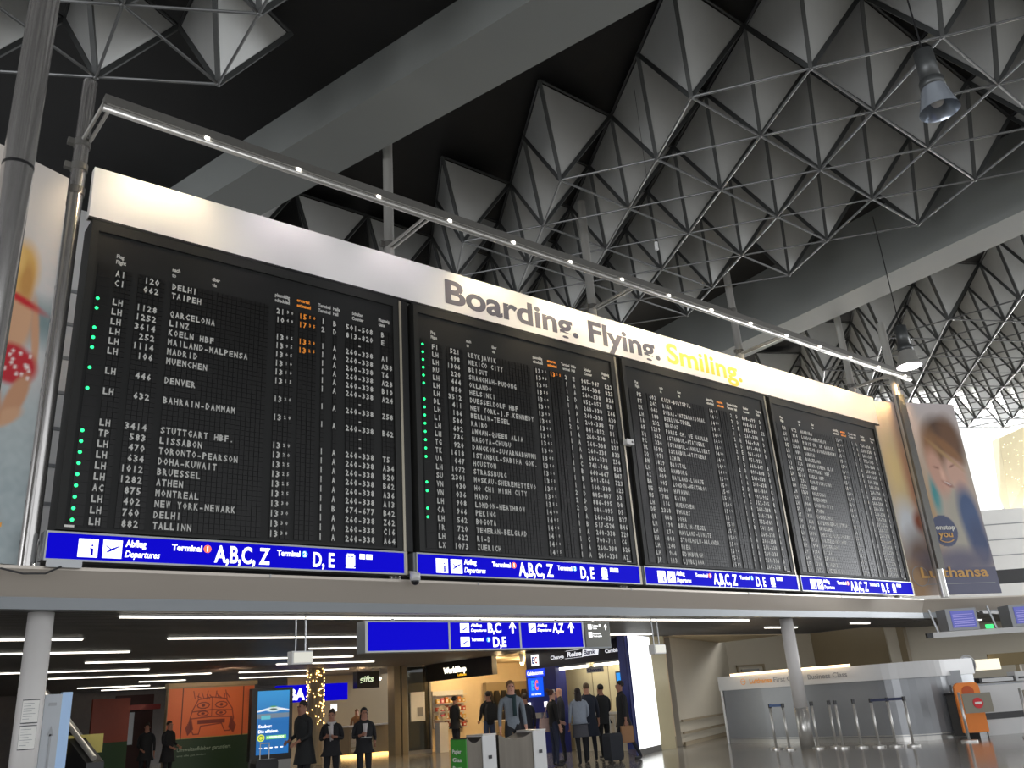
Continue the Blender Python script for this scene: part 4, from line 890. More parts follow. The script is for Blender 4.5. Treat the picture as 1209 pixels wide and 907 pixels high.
for cx_ in (.4, .61):
    pl_([(cx_+.07*math.cos(a), .79+.035*math.sin(a)) for a in [i*math.pi/5 for i in range(11)]]); pl_([(cx_+.06*math.cos(a), .695+.028*math.sin(a)) for a in [i*math.pi/5 for i in range(11)]]); pic.append(('e', ln, cx_, .79, .02, .018, 0, .2)); pic.append(('e', ln, cx_, .695, .022, .014, 0, .2))
pic.append(('r', ln, .34, .575, .66, .62))
for k in range(13): x = .30+k*.034; pl_([(x, .87+.01*math.sin(k)), (x-.02+.03*math.sin(k*2), .93+.03*math.cos(k*1.7))], .005)
for k in range(6): pl_([(.24+.01*k, .46+.012*k), (.215+.01*k, .54+.02*k)], .008); pl_([(.76-.01*k, .46+.012*k), (.785-.01*k, .54+.02*k)], .008)
picture('printed_face', pic, og, (8.66, 15.09, .05), (1, 0, 0), (0, 0, 1), 2.62, 2.42, 260, 240, mat_attr('hoarding_ink', .5), t)
tx = MB(); text(tx, 'Umweltaufkleber garantiert', 9.0, .72, .11, 15.08, w=1.6, bold=.01); text(tx, 'was alle gut finden', 9.0, .58, .05, 15.08, w=.85); part('lettering', tx, mat('faint_white_print', rgb(150, 165, 150), .6, var=.02), t)
part('top_moulding', MB().box((8.6, 15.0, 2.5), (11.35, 15.3, 2.62)), M['wall_b'], t)
t = thing('hoarding', (7.1, 15.2, 0), 'dark red and green advertising wall left of the orange one', 'billboard')
part('red_board', MB().box((6.6, 15.1, 1.12), (7.6, 15.25, 2.28)), mat('dark_red_board', rgb(128, 52, 30), .5, var=.06), t); part('green_board', MB().box((6.6, 15.1, 0), (7.6, 15.25, 1.12)), mat('dark_green_board', rgb(25, 62, 25), .5, var=.06), t)
t = thing('passage', (8.1, 16.2, 0), 'dark red passage frame between the two advertising walls', 'door frame')
part('red_beam', MB().box((7.6, 15.9, 1.95), (8.7, 16.1, 2.1)), mat('dull_red', rgb(110, 25, 22), .5, var=.05), t); part('dark_red_back', MB().box((7.6, 16.6, 0), (8.7, 16.7, 2.4)), mat('deep_red', rgb(52, 18, 18), .6, var=.1), t)
part('paper_wall', MB().box((7.62, 16.4, 1.0), (8.1, 16.5, 1.9)), M['greyp'], t)
spot('hoarding_light', (9.9, 12.6, 2.8), (9.9, 15.1, 1.6), 110, (1, .7, .45), 110, .9)
t = thing('advert_screen', (10.95, 13.1, 0), 'tall lit blue advertising screen in a black case before the orange wall', 'screen')
part('case', MB().box((10.36, 13.0, .34), (11.62, 13.2, 2.3)), M['dark'], t); part('foot', MB().box((10.4, 13.02, 0), (11.6, 13.18, .34)), M['greyp'], t)
sp = [('g', rgb(40, 125, 180), .5, 1.0), ('r', rgb(95, 110, 125), 0, .56, 1, .64), ('e', rgb(235, 240, 240), .25, .70, .26, .012, 6, .6), ('e', rgb(235, 240, 240), .78, .70, .24, .012, -6, .6), ('e', rgb(200, 215, 215), .5, .70, .2, .035, 0, .3), ('e', rgb(60, 80, 80), .5, .70, .13, .02, 0, .3), ('e', rgb(60, 130, 60), .5, .745, .1, .012, 0, .4), ('r', rgb(80, 160, 175), .12, .55, .42, .61), ('e', rgb(200, 215, 60), .14, .26, .11, .055, 0, .05), ('e', rgb(20, 70, 60), .14, .26, .075, .038, 0, .05), ('e', rgb(200, 215, 60), .14, .26, .05, .025, 0, .05), ('r', rgb(110, 180, 100), .30, .235, .92, .29)]
picture('screen_picture', sp, rgb(18, 88, 150), (10.53, 12.985, .5), (1, 0, 0), (0, 0, 1), .98, 1.72, 60, 110, mat_attr('screen_light', .3, 1.1), t)
tx = MB(); text(tx, 'Sauber:', 10.58, 1.22, .085, 12.975, w=.40, bold=.02); text(tx, 'Die effizient.', 10.58, 1.08, .085, 12.975, w=.6, bold=.02); text(tx, 'E-FFIZIENT.DE', 10.86, .93, .05, 12.975, w=.5, bold=.02)
for k in range(5): tx.box((10.62+k*.16, 12.974, .66), (10.70+k*.16, 12.976, .69))
part('screen_lettering', tx, M['white_e'], t)
t = thing('counter_sign', (13.3, 15.4, 1.9), 'blue glowing airline counter sign with white letters BA behind the standing man', 'sign')
part('sign_box', MB().box((12.1, 15.2, 1.90), (13.12, 15.4, 2.43)), M['blue'], t); part('sign_box', MB().box((13.56, 15.2, 1.90), (14.6, 15.4, 2.43)), M['blue'], t)
tx = MB(); text(tx, 'BA', 12.50, 1.98, .34, 15.19, w=.55, bold=.04); tx.box((13.98, 15.18, 1.55), (14.2, 15.2, 1.78)); part('lettering', tx, M['white_e'], t)
t = thing('lit_column', (13.3, 14.95, 0), 'column wrapped in tiny warm lights behind the standing man', 'column')
part('core', MB().cyl((13.3, 14.95, 0), (13.3, 14.95, 2.9), .27, 20), M['wall_b'], t)
lt = MB()
for k in range(170):
    a = rng.random()*2*math.pi; z = 1.2+1.7*rng.random(); lt.sph((13.3+.28*math.cos(a), 14.95+.28*math.sin(a), z), .016, 6, 4)
part('fairy_light', lt, mat('fairy', (1, .8, .4), .4, emit=(1, .62, .2), es=9, var=.01), t, kind='stuff')
# gift counter beyond
t = thing('gift_counter', (15.6, 16.6, 0), 'warmly lit sales counter with drawers left of the beige column', 'counter')
part('body', MB().box((15.3, 16.4, .12), (16.9, 17.2, 1.0)), M['wall_b'], t); part('glowing_base', MB().box((15.3, 16.38, 0), (16.9, 17.0, .1)), mat('base_glow', (1, .7, .3), .5, emit=(1, .6, .2), es=2.2, var=.1), t); part('top', MB().box((15.25, 16.35, 1.0), (16.95, 17.2, 1.05)), M['white'], t)
for k in range(5): part('drawer', MB().box((15.36, 16.36, .2+k*.15), (16.2, 16.4, .32+k*.15)), M['wall'], t)
struct('wall_gift', MB().box((14.6, 20.0, 0), (24, 20.1, 2.9)), M['wall_b'])
point('gift_light', (15.8, 16.5, 2.4), 26, (1, .62, .32), .1); point('gift_light', (15.0, 18.5, 2.4), 18, (1, .65, .4), .1)
t = thing('small_sign', (15.1, 14.9, 2.2), 'small lit green-grey shop sign above the two women', 'sign'); part('box_body', MB().box((14.75, 14.8, 2.22), (15.6, 15.1, 2.75)), M['dark'], t); rods(t, (14.9, 15.45), 14.95, 2.75, 2.9)
tx = MB(); text(tx, 'gifts', 14.82, 2.42, .2, 14.79, w=.55, bold=.02, shear=.2); part('lettering', tx, mat('sign_green_white', (.7, .8, .6), .4, emit=(.8, .95, .6), es=.8, var=.02), t)
for k in range(3):
    x = 15.7+k*.3; single('spotlight', MB().sph((x, 16.0, 2.55), .055, 12, 8).cyl((x, 16.0, 2.6), (x, 16.0, 2.9), .02, 8, 1), [MC['spot_on'], M['alu']], 'small bright spotlight above the gift counter, %s of three' % ('left', 'middle', 'right')[k], 'lamp', 'spotlights above the gift counter')
single('price_board', MB().box((15.9, 16.5, 1.05), (16.1, 16.55, 1.5)).box((15.85, 16.5, 1.05), (16.15, 16.7, 1.07)), M['paper'], 'white display card standing on the gift counter', 'card')
# totem sign by the left pillar, escalator
t = thing('totem_sign', (2.66, .7, 0), 'white and pale blue upright information totem with a grey arrow by the left pillar', 'sign')
part('front_face', MB().box((2.52, .55, 0), (2.72, .62, 1.9)), mat('totem_white', rgb(175, 180, 185), .4, emit=rgb(150, 155, 160), es=.12, var=.02), t); part('side_face', MB().box((2.72, .55, 0), (2.84, .66, 1.92)), mat('totem_blue', rgb(160, 190, 225), .4, emit=rgb(150, 180, 215), es=.18, var=.02), t)
ar = MB(); ar.box((2.615, .545, 1.0), (2.64, .55, 1.42)); ar.add([(2.59, .545, 1.40), (2.665, .545, 1.40), (2.627, .545, 1.52)], [(0, 1, 2)]); ar.box((2.57, .545, 1.76), (2.66, .55, 1.80)); part('arrow', ar, M['greyp'], t)
t = thing('escalator', (4.9, 7, 0), 'dark escalator side with a slanting handrail behind the totem sign', 'escalator')
part('balustrade', MB().loft([[(4.3, 5.6, 0), (4.6, 5.6, 0), (4.6, 5.6, .9), (4.3, 5.6, .9)], [(3.7, 8.4, 0), (4.0, 8.4, 0), (4.0, 8.4, 2.4), (3.7, 8.4, 2.4)]]), M['dark'], t)
part('handrail', MB().cyl((4.42, 5.6, .97), (3.85, 8.4, 2.45), .05, 10), M['steel'], t); part('side_skirt', MB().box((4.62, 5.6, 0), (4.66, 8.0, .5)), M['steel_d'], t)
part('yellow_panel', MB().box((4.1, 6.4, 1.05), (4.75, 6.45, 1.38)), M['yellow'], t)
# luggage by the standing man
t = thing('suitcase', (7.2, 4.55, 0), 'black upright suitcase beside the man in the long dark coat', 'suitcase')
part('shell', MB().loft([[(7.2+a*.22*s, 4.55+b*.14*s, z) for a, b in ((-1, -1), (1, -1), (1, 1), (-1, 1))] for z, s in ((.05, .92), (.12, 1), (.66, 1), (.72, .9))]), M['dark'], t)
for dx in (-.16, .16): part('wheel', MB().cyl((7.2+dx, 4.45, .03), (7.2+dx, 4.49, .03), .03, 10), M['black'], t)
part('pull_handle', MB().path([(7.11, 4.55, .7), (7.11, 4.55, 1.0), (7.29, 4.55, 1.0), (7.29, 4.55, .7)], .01, 6), M['steel'], t)
# ================================================================== RIGHT HALL: curved counter
cpath = [(20.3, 4.05), (20.18, 2.6), (20.12, 1.2), (20.16, 0)]+[(21.26-1.1*math.cos(a*math.pi/20), -.75-1.1*math.sin(a*math.pi/20)) for a in range(11)]+[(22.6, -1.9)]
def ribbon(z0, z1, th, path=cpath, off=0.):
    mb = MB(); P = [np.array(p) for p in path]; Q = []
    for i, p in enumerate(P):
        d = P[min(i+1, len(P)-1)]-P[max(i-1, 0)]; d /= np.linalg.norm(d); n = np.array([-d[1], d[0]]); Q.append((p-n*off, p+n*th))
    return mb.loft([[(*a, z0), (*b, z0), (*b, z1), (*a, z1)] for a, b in Q])
t = thing('check_in_counter', (20.5, 1, 0), 'curved grey counter wall with white header lettered Business Class', 'counter')
part('steel_front', ribbon(.1, 1.36, .12), M['greyp'], t, smooth=False); part('kick_plate', ribbon(0, .1, .12, off=-.03), M['steel'], t); part('foot_rail', ribbon(.12, .14, .02, off=.03), M['steel'], t)
part('header', ribbon(1.36, 1.72, .14, off=.06), M['white'], t)
part('edge_post', MB().cyl((20.28, 4.0, 0), (20.24, 3.98, 1.36), .035, 12), M['white'], t)
part('lamp_strip', ribbon(1.72, 1.775, .0, path=[(20.24, 3.55), (20.1, 2.5), (20.04, 1.2), (20.06, .3), (20.14, -.15)], off=.06), mat('warm_strip', (1, .85, .65), .5, emit=(1, .72, .42), es=3.2, var=.02), t)
def ct(mb, s, y0, z, h, w, mi=0, **k):
    x = 20.02+.02*abs(y0-1.2); text(mb, s, 0, z, h, -.055, w=w, mi=mi, frame=((x, y0, 0), FX), **k)
tx = MB(); ct(tx, 'Lufthansa', 2.80, 1.49, .12, .72, bold=.03); part('lettering', tx, mat('orange_letters', rgb(225, 150, 60), .5, emit=rgb(225, 140, 50), es=.15, var=.02), t, label='orange lettering')
rg = MB(); rg.path([(19.96, 2.98+.075*math.cos(a), 1.55+.075*math.sin(a)) for a in [2*math.pi*i/20 for i in range(21)]], .008, 5); rg.box((19.95, 2.93, 1.545), (19.97, 3.03, 1.565)); part('emblem', rg, MC['orange_letters'], t)
tx = MB(); ct(tx, 'First Class', 2.02, 1.49, .12, .82, bold=.02); ct(tx, 'Business Class', .98, 1.49, .12, 1.1, bold=.02); part('lettering', tx, M['greyp'], t, label='grey lettering')
for k in range(4): point('counter_light', (20.0-.12, 3.2-k*1.1, 1.95), 2.2, (1, .75, .5), .05)
# barrier posts
def post(x, y, label, grp='belt barrier posts before the curved counter'):
    t = thing('barrier_post', (x, y, 0), label, 'barrier post', grp)
    part('base', MB().cyl((x, y, 0), (x, y, .03), .14, 20).cyl((x, y, .03), (x, y, .05), .11, 20, r2=.04), M['steel'], t)
    part('pole', MB().cyl((x, y, .04), (x, y, .93), .028, 14), M['steel'], t, smooth=True); part('head', MB().cyl((x, y, .91), (x, y, 1.0), .04, 14), M['dark'], t); return t
pp = [(0, 18.25, 1.0), (0, 18.12, .55), (0, 18.42, -.02), (0, 18.6, -.36), (0, 18.45, -.62), (0, 18.6, -.98), (0, 18.68, -1.36), (0, 18.77, -1.7), (0, 18.86, -2.04)]
pl2 = ['leftmost barrier post, holding the left end of the short blue belt', 'barrier post holding the right end of the blue belt beside the right pillar', 'barrier post just right of the right pillar', 'second barrier post right of the right pillar', 'third barrier post right of the right pillar, close to the second', 'lone barrier post in the middle before the counter', 'barrier post at the left end of the dark belt', 'barrier post under the middle of the dark belt', 'rightmost barrier post at the right end of the dark belt']
for (_, x, y), lb in zip(pp, pl2): post(x, y, lb)
def belt(a, b, label, m):
    a = np.array(a); b = np.array(b); single('barrier_belt', MB().add([(*a, .93), (*b, .93), (*b, .985), (*a, .985), (*(a+.008), .93), (*(b+.008), .93), (*(b+.008), .985), (*(a+.008), .985)], [(0, 1, 2, 3), (7, 6, 5, 4), (0, 4, 5, 1), (3, 2, 6, 7)]), m, label, 'belt')
belt((18.2, .98), (18.08, .57), 'short blue belt stretched between two posts left of the right pillar', mat('belt_blue', rgb(60, 90, 140), .6, var=.05)); belt((18.64, -1.38), (18.82, -2.02), 'dark blue belt stretched between the right barrier posts', mat('belt_navy', rgb(35, 42, 75), .6, var=.05))
# ---- check-in desks, orange stand, flags
t = thing('check_in_desk', (22.2, -1.9, 0), 'dark grey desk block right behind the end of the curved counter', 'counter')
part('body', MB().box((21.0, -2.15, .05), (21.5, -1.9, .92)), mat('desk_grey', rgb(70, 70, 68), .4, .3, var=.05), t); part('top', MB().box((20.96, -2.2, .92), (21.55, -1.88, .97)), M['dark'], t); part('screen_back', MB().box((21.2, -2.25, .97), (21.5, -2.2, 1.12)).box((21.05, -2.3, 1.08), (21.6, -2.15, 1.14)), M['greyp'], t)
t = thing('check_in_desk', (23.2, -3.0, 0), 'white check-in desk with black band behind the orange panel', 'counter')
w_ = wallseg((21.7, -2.35), (24.4, -3.9), .0, .34, .5); part('lower_front', w_, M['white'], t); part('black_band', wallseg((21.75, -2.33), (24.4, -3.85), .34, .48, .45), M['dark'], t); part('front', wallseg((21.75, -2.35), (22.9, -3.01), .48, 1.08, .3), M['white'], t); part('top', wallseg((21.7, -2.3), (24.4, -3.85), 1.08, 1.12, .5), M['greyp'], t); part('dark_front', wallseg((22.95, -3.04), (24.4, -3.87), .48, 1.0, .2), M['dark'], t)
t = thing('info_panel', (21.5, -2.25, 0), 'bright orange upright panel with rounded top beside the check-in desk', 'panel')
def slab(cx, cy, ux, w, z0, z1, th, rr, mt, nm, parent):
    P = []
    for k in range(9): a = math.pi/2*k/8; P.append((w/2-rr+rr*math.cos(a), z1-rr+rr*math.sin(a)))
    for k in range(9): a = math.pi/2+math.pi/2*k/8; P.append((-w/2+rr+rr*math.cos(a), z1-rr+rr*math.sin(a)))
    P += [(-w/2, z0), (w/2, z0)]; n = np.array([-ux[1], ux[0]]); c = np.array([cx, cy]); V = [(*(c+np.array(ux)*p), z) for p, z in P]+[(*(c+np.array(ux)*p+n*th), z) for p, z in P]; m = len(P)
    return part(nm, MB().add(V, [tuple(range(m)), tuple(range(2*m-1, m-1, -1))]+[((i+1) % m, i, m+i, m+(i+1) % m) for i in range(m)]), mt, parent)
ud = np.array([.77, -.64])
slab(21.02, -2.42, ud, .56, .12, 1.18, .08, .12, M['orange'], 'panel_board', t); part('foot', MB().box((20.85, -2.55, 0), (21.2, -2.25, .12)), M['dark'], t); part('emblem', MB().cyl((21.02, -2.42, .98), (21.0, -2.44, .98), .13, 20), mat('orange_dark', rgb(190, 80, 25), .5, var=.03), t)
t = thing('monitor', (21.6, -2.0, 1.15), 'grey screen on a short arm behind the orange panel', 'monitor'); part('screen_back', MB().box((21.15, -1.9, 1.14), (21.7, -1.85, 1.46), rot=-.7), M['greyp'], t); part('arm', MB().cyl((21.42, -1.85, .97), (21.42, -1.85, 1.2), .03, 8), M['dark'], t)
def flag(x, y, lab):
    t = thing('gate_flag', (x, y, 0), lab, 'barrier', 'grey barrier flags with red discs'); u = np.array([.77, -.64])
    part('pole', MB().cyl((x, y, .03), (x, y, 1.0), .028, 12), M['steel'], t, smooth=True); part('base', MB().cyl((x, y, 0), (x, y, .035), .17, 20), M['steel'], t)
    a = np.array([x, y])+u*.06; b = a+u*.62; n = np.array([-u[1], u[0]])*.02
    part('flag_plate', MB().prism([tuple(a), tuple(b), tuple(b+n), tuple(a+n)], .56, .96), mat('flag_grey', rgb(135, 130, 115), .5, var=.03), t)
    c = (a+b)/2; c3 = np.array([*(c-n*.6), .76]); c4 = np.array([*(c-n*.0), .76]); part('red_disc', MB().cyl(c4, c3, .11, 24), M['red'], t); u3 = np.array([*u, 0]); n3 = np.array([*n, 0])
    o_ = c3-n3*.3; V = [o_-u3*.075-np.array([0, 0, .022]), o_+u3*.075-np.array([0, 0, .022]), o_+u3*.075+np.array([0, 0, .022]), o_-u3*.075+np.array([0, 0, .022])]; part('white_bar', MB().add(V, [(0, 1, 2, 3)]), M['paper'], t)
flag(19.95, -2.72, 'left grey barrier flag with a red no-entry disc before the orange panel'); flag(20.85, -3.62, 'right grey barrier flag with a red no-entry disc at the right image edge')
# beam with monitors
t = thing('hanging_beam', (24.9, -1.4, 2.4), 'white hanging beam carrying monitors above the check-in desks', 'beam')
u = np.array([.80, -.60]); b0 = np.array([22.9, -1.0]); P = lambda s, n=0.: b0+u*s+np.array([.6, .8])*n
def bar(s0, s1, n0, n1, z0, z1): return MB().prism([tuple(P(s0, n0)), tuple(P(s1, n0)), tuple(P(s1, n1)), tuple(P(s0, n1))], z0, z1)
part('beam_body', bar(0, 5.5, 0, .14, 2.28, 2.42), M['white'], t); part('end_cap', bar(-.15, 0, .02, .12, 2.29, 2.41), M['dark'], t)
for s in (.18, 1.75): part('hanger_rod', MB().cyl((*P(s, .07), 2.42), (*P(s-.12, .07), 3.0), .03, 8), M['alu'], t)
mm = MB(); 
for s, lb in ((.45, 'left monitor with blue screen standing on the white hanging beam'), (2.15, 'right monitor with blue screen on the white hanging beam, cut by the frame')):
    m_ = thing('flight_monitor', (*P(s+.4, .1), 2.42), lb, 'monitor', 'monitors on the hanging beam')
    part('case', bar(s, s+.82, .0, .5, 2.43, 2.98), M['greyp'], m_); part('screen', bar(s+.12, s+.75, -.02, 0, 2.50, 2.92), mat('flight_screen', (.05, .06, .3), .3, emit=(.10, .11, .38), es=.7, var=.4, scale=9, stretch=(.2, .2, 2)), m_)
    ln_ = MB()
    for k in range(6): ln_.add(bar(s+.16, s+.70, -.025, -.02, 2.54+k*.055, 2.556+k*.055).v[0], [(0, 1, 5, 4), (0, 3, 2, 1), (4, 5, 6, 7)])
    part('screen_line', ln_, mat('screen_line', (.3, .3, .6), .4, emit=(.45, .35, .75), es=.3, var=.02), m_, kind='stuff')
single('exit_sign', bar(1.42, 1.62, -.02, .0, 2.43, 2.53), mat('exit_green', (.0, .5, .1), .4, emit=(.05, .9, .2), es=1.4, var=.3, scale=30), 'small green glowing exit sign on the white hanging beam', 'sign')
# things behind the desks
t = thing('shelf_sign', (24.9, -1.2, 1.3), 'brown T-shaped panel on a post behind the check-in desks', 'panel'); part('plate', wallseg((24.0, -1.75), (25.3, -2.7), 1.50, 1.80, .06), mat('olive_board', rgb(120, 102, 62), .5, var=.04), t); part('post', MB().box((24.6, -2.2, 0), (24.72, -2.1, 1.5)), M['wall_b'], t)
t = thing('round_mirror', (23.1, -1.6, 1.3), 'round white mirror on a stand behind the check-in desks', 'mirror'); part('ring', MB().path([(23.1+.77*.19*math.cos(a), -1.6-.64*.19*math.cos(a), 1.58+.22*math.sin(a)) for a in [2*math.pi*i/20 for i in range(21)]], .02, 6), M['white'], t); part('disc', MB().cyl((23.1, -1.6, 1.58), (23.12, -1.57, 1.58), .19, 20), M['alu'], t); part('stand', MB().cyl((23.1, -1.6, .0), (23.1, -1.6, 1.38), .02, 8), M['alu'], t)
t = thing('light_box', (23.2, -.2, 1.3), 'pale yellow glowing box sign right of the curved counter', 'sign'); part('box_body', wallseg((22.6, -.9), (24.0, -2.0), 1.42, 1.68, .3), mat('pale_glow', (.9, .85, .65), .5, emit=(1, .92, .7), es=.8, var=.03), t); part('post', MB().box((22.9, -1.1, 0), (22.98, -1.0, 1.42)), M['alu'], t)
t = thing('printer', (23.4, -2.9, 1.12), 'white desk printer on the check-in desk', 'printer'); part('body', wallseg((22.9, -2.75), (23.6, -3.2), 1.13, 1.34, .3), M['white'], t); part('paper_slot', wallseg((22.95, -2.79), (23.5, -3.14), 1.18, 1.22, -.01), M['dark'], t)
t = thing('bench_frame', (22.6, -2.6, 1.1), 'dark framed screen lying on the white check-in desk', 'monitor'); part('frame', wallseg((22.0, -2.3), (22.8, -2.76), 1.13, 1.25, .2), M['dark'], t); part('glass', wallseg((22.05, -2.33), (22.75, -2.74), 1.15, 1.23, -.01), M['white'], t)
# far gallery beyond the right poster
fa = np.array([42.0, 11.6]); fb = np.array([62.0, -5.4])
g = struct('wall_far', wallseg(fa, fb, 6.2, 9.3, .5), M['white'])
for z in (6.9, 7.7, 8.5): part('panel_joint', wallseg(fa, fb, z, z+.05, -.03), M['greyp'], g)
part('dark_band', wallseg(fa, fb, 5.5, 6.2, .5), M['dark'], g); part('lower_band', wallseg(fa, fb, 3.0, 5.5, .4), M['white'], g)
wd = struct('window_1', wallseg(fa+[-.0, 3], fb+[0, 3], 9.3, 9.45, .2), M['alu'])
dr = (fb-fa)/np.linalg.norm(fb-fa)
for k in range(9):
    p = fa+dr*(1+k*2.6)+[0, 3]; part('mullion', MB().box((p[0], p[1], 9.4), (p[0]+.08, p[1]+.08, 16)), M['alu'], wd)
part('glazing', wallseg(fa+[0, 3.0], fb+[0, 3.0], 9.4, 16, .03), mat('facade_glass', (.9, .95, .97), .02, 0, alpha=.12, var=.01), wd)
t = thing('girder_column', (51, 6.5, 9.3), 'tapering beige column dotted with small lights in the bright window far right', 'column')
sc50 = lambda q: tuple(np.array([0, -12.35, 1.4])+(np.array(q)-np.array([0, -12.35, 1.4]))*.94)
part('shaft', MB().loft([[sc50(q) for q in ((53.85, 8.16, 10.1), (55.6, 6.0, 10.0), (55.9, 6.6, 10.0), (54.1, 8.8, 10.1))], [sc50(q) for q in ((52.7, 7.24, 14.1), (55.0, 4.4, 15.3), (55.3, 5.0, 15.3), (53.0, 7.8, 14.1))]]), mat('beige_column', rgb(190, 180, 150), .5, var=.05), t)
sp_ = MB()
for k in range(80):
    a, b = rng.random(), rng.random(); p = np.array([53.75, 8.05, 10.3])*(1-b)+np.array([52.65, 7.2, 14.0])*b+np.array([1.9, -2.35, 0])*a; p = np.array(sc50(p)); sp_.sph(p-np.array([.12, .1, 0]), .022, 6, 4)
part('small_light', sp_, mat('speck_light', (1, .9, .6), .4, emit=(1, .85, .5), es=2, var=.01), t, kind='stuff')
t = thing('dish', (27.9, -3.3, 4.2), 'round white loudspeaker at the right image edge above the gallery ledge', 'loudspeaker')
part('horn', MB().loft([[(28.4+q*math.cos(2*math.pi*i/20)*.6, -2.6-q*math.cos(2*math.pi*i/20)*.5+d, 4.55+q*math.sin(2*math.pi*i/20)) for i in range(20)] for q, d in ((.3, -.1), (.28, 0), (.1, .3))]), M['white'], t, smooth=True); part('stem', MB().cyl((28.4, -2.3, 4.5), (28.4, -1.9, 3.4), .03, 8), M['alu'], t)

for x, y in ((6, 8), (12, 9), (13.5, 5), (10, 18), (15.5, 9.5)):
    area('hall_strip_light', (x, y, 2.84), (x, y, 0), 5, .3, 45, (1, .9, .75))
# ================================================================== PEOPLE
def person(x, y, h, face, label, top, bottom, hair='short', hairc=(40, 30, 25), arms=('down', 'down'), stride=.0, coat=None, skirt=None, scarf=None, shirt=None, skinc=(150, 105, 85), lean=0., bag=None, bare=False, head=0., group=None, hidden=False):
    s = h/1.76
    t = thing('person', (x, y, 0), label, 'person', group); t.rotation_euler = (0, 0, math.radians(face))
    J = {}; E = []; R = {}; T = {}
    def j(n, p, r, par=None, tag='top'):
        J[n] = np.array(p, float); R[n] = r; T[n] = tag
        if par: E.append((par, n))
    ly = -lean
    j('pelvis', (0, 0, .96), (.155, .115)); j('waist', (0, .01+ly*.3, 1.10), (.145, .105), 'pelvis'); j('chest', (0, .015+ly*.7, 1.28), (.165, .12), 'waist'); j('upper', (0, .02+ly*.9, 1.41), (.13, .09), 'chest')
    j('neck', (0, .0+ly, 1.50), (.052, .052), 'upper', 'skin'); j('jaw', (0, -.025+ly, 1.575), (.062, .07), 'neck', 'skin'); j('skull', (0, .0+ly, 1.655), (.078, .095), 'jaw', 'skin'); j('crown', (0, .01+ly, 1.70), (.06, .075), 'skull', 'skin')
    j('nose', (0, -.105+ly, 1.62), (.012, .016), 'jaw', 'skin')
    ARM = {'down': ((.235, .02, 1.13), (.25, -.04, .89)), 'chest': ((.24, .0, 1.14), (.10, -.24, 1.19)), 'hold': ((.24, .03, 1.12), (.19, -.22, 1.02)), 'pocket': ((.27, .06, 1.14), (.19, -.02, .97)), 'front': ((.23, -.02, 1.12), (.08, -.22, 1.0)), 'bag': ((.24, .01, 1.13), (.27, .0, .87)), 'up': ((.25, -.05, 1.16), (.12, -.25, 1.35))}
    for sd, am in zip((-1, 1), arms):
        el, wr = ARM[am]; k = 'L' if sd < 0 else 'R'; el = np.array(el)*(sd, 1, 1)+(0, ly*.6, 0); wr = np.array(wr)*(sd, 1, 1)+(0, ly*.5, 0)
        j('sh'+k, (sd*.165, .02+ly*.9, 1.405), (.066, .062), 'upper'); j('ua'+k, np.array([sd*.205, .02+ly*.8, 1.33]), (.056, .056), 'sh'+k); j('el'+k, el, (.045, .045), 'ua'+k); j('fa'+k, (el*.35+wr*.65), (.036, .036), 'el'+k); j('wr'+k, wr, (.027, .024), 'fa'+k, 'skin')
        d = wr-el; d /= np.linalg.norm(d); side = np.cross(d, (sd*1., 0, 0)); 
        if np.linalg.norm(side) < .3: side = np.cross(d, (0, 0, 1.))
        side /= np.linalg.norm(side); cur = np.cross(side, d)
        palm = wr+d*.055; j('palm'+k, palm, (.032, .018), 'wr'+k, 'skin')
        for fi in range(4):
            o = side*(fi-1.5)*.019; ln = (.065, .078, .072, .055)[fi]; a = palm+d*.03+o; b = a+d*ln*.5+cur*.008*sd; c = b+d*ln*.4+cur*.025*sd
            j('k%d%s' % (fi, k), a, (.0105, .0105), 'palm'+k, 'skin'); j('m%d%s' % (fi, k), b, (.009, .009), 'k%d%s' % (fi, k), 'skin'); j('t%d%s' % (fi, k), c, (.0075, .0075), 'm%d%s' % (fi, k), 'skin')
        j('th'+k, palm-d*.015-side*.038, (.011, .011), 'palm'+k, 'skin'); j('tt'+k, palm+d*.022-side*.058, (.009, .009), 'th'+k, 'skin')
    for sd in (-1, 1):
        k = 'L' if sd < 0 else 'R'; f = -stride*sd
        j('hip'+k, (sd*.085, 0, .90), (.095, .10), 'pelvis', 'bot'); j('th2'+k, (sd*.092, -f*.15, .70), (.082, .085), 'hip'+k, 'bot'); j('kn'+k, (sd*.095, -f*.35-.01, .49), (.058, .06), 'th2'+k, 'bot'); j('ca'+k, (sd*.098, -f*.55+.015, .32), (.054, .056), 'kn'+k, 'bot'); j('an'+k, (sd*.1, -f*.85+.02, .09), (.037, .04), 'ca'+k, 'bot')
        j('he'+k, (sd*.1, -f*.85+.03, .042), (.036, .036), 'an'+k, 'shoe'); j('to'+k, (sd*.115, -f*.85-.14, .032), (.036, .028), 'he'+k, 'shoe')
    N_ = list(J); me = bpy.data.meshes.new('body'); me.from_pydata([tuple(J[n]*s) for n in N_], [(N_.index(a), N_.index(b)) for a, b in E], [])
    ob = bpy.data.objects.new('b', me); COL.objects.link(ob); md = ob.modifiers.new('s', 'SKIN'); md.use_smooth_shade = True; md.branch_smoothing = .3
    sv = me.skin_vertices[0].data
    for i, n in enumerate(N_): sv[i].radius = (R[n][0]*s, R[n][1]*s); sv[i].use_root = (n == 'pelvis')
    sb = ob.modifiers.new('u', 'SUBSURF'); sb.levels = 1; sb.render_levels = 1
    dg = bpy.context.evaluated_depsgraph_get(); dg.update(); bm_ = bpy.data.meshes.new_from_object(ob.evaluated_get(dg)); bpy.data.objects.remove(ob)
    A = np.array([J[a] for a, b in E])*s; B = np.array([J[b] for a, b in E])*s; tg = [T[b] for a, b in E]
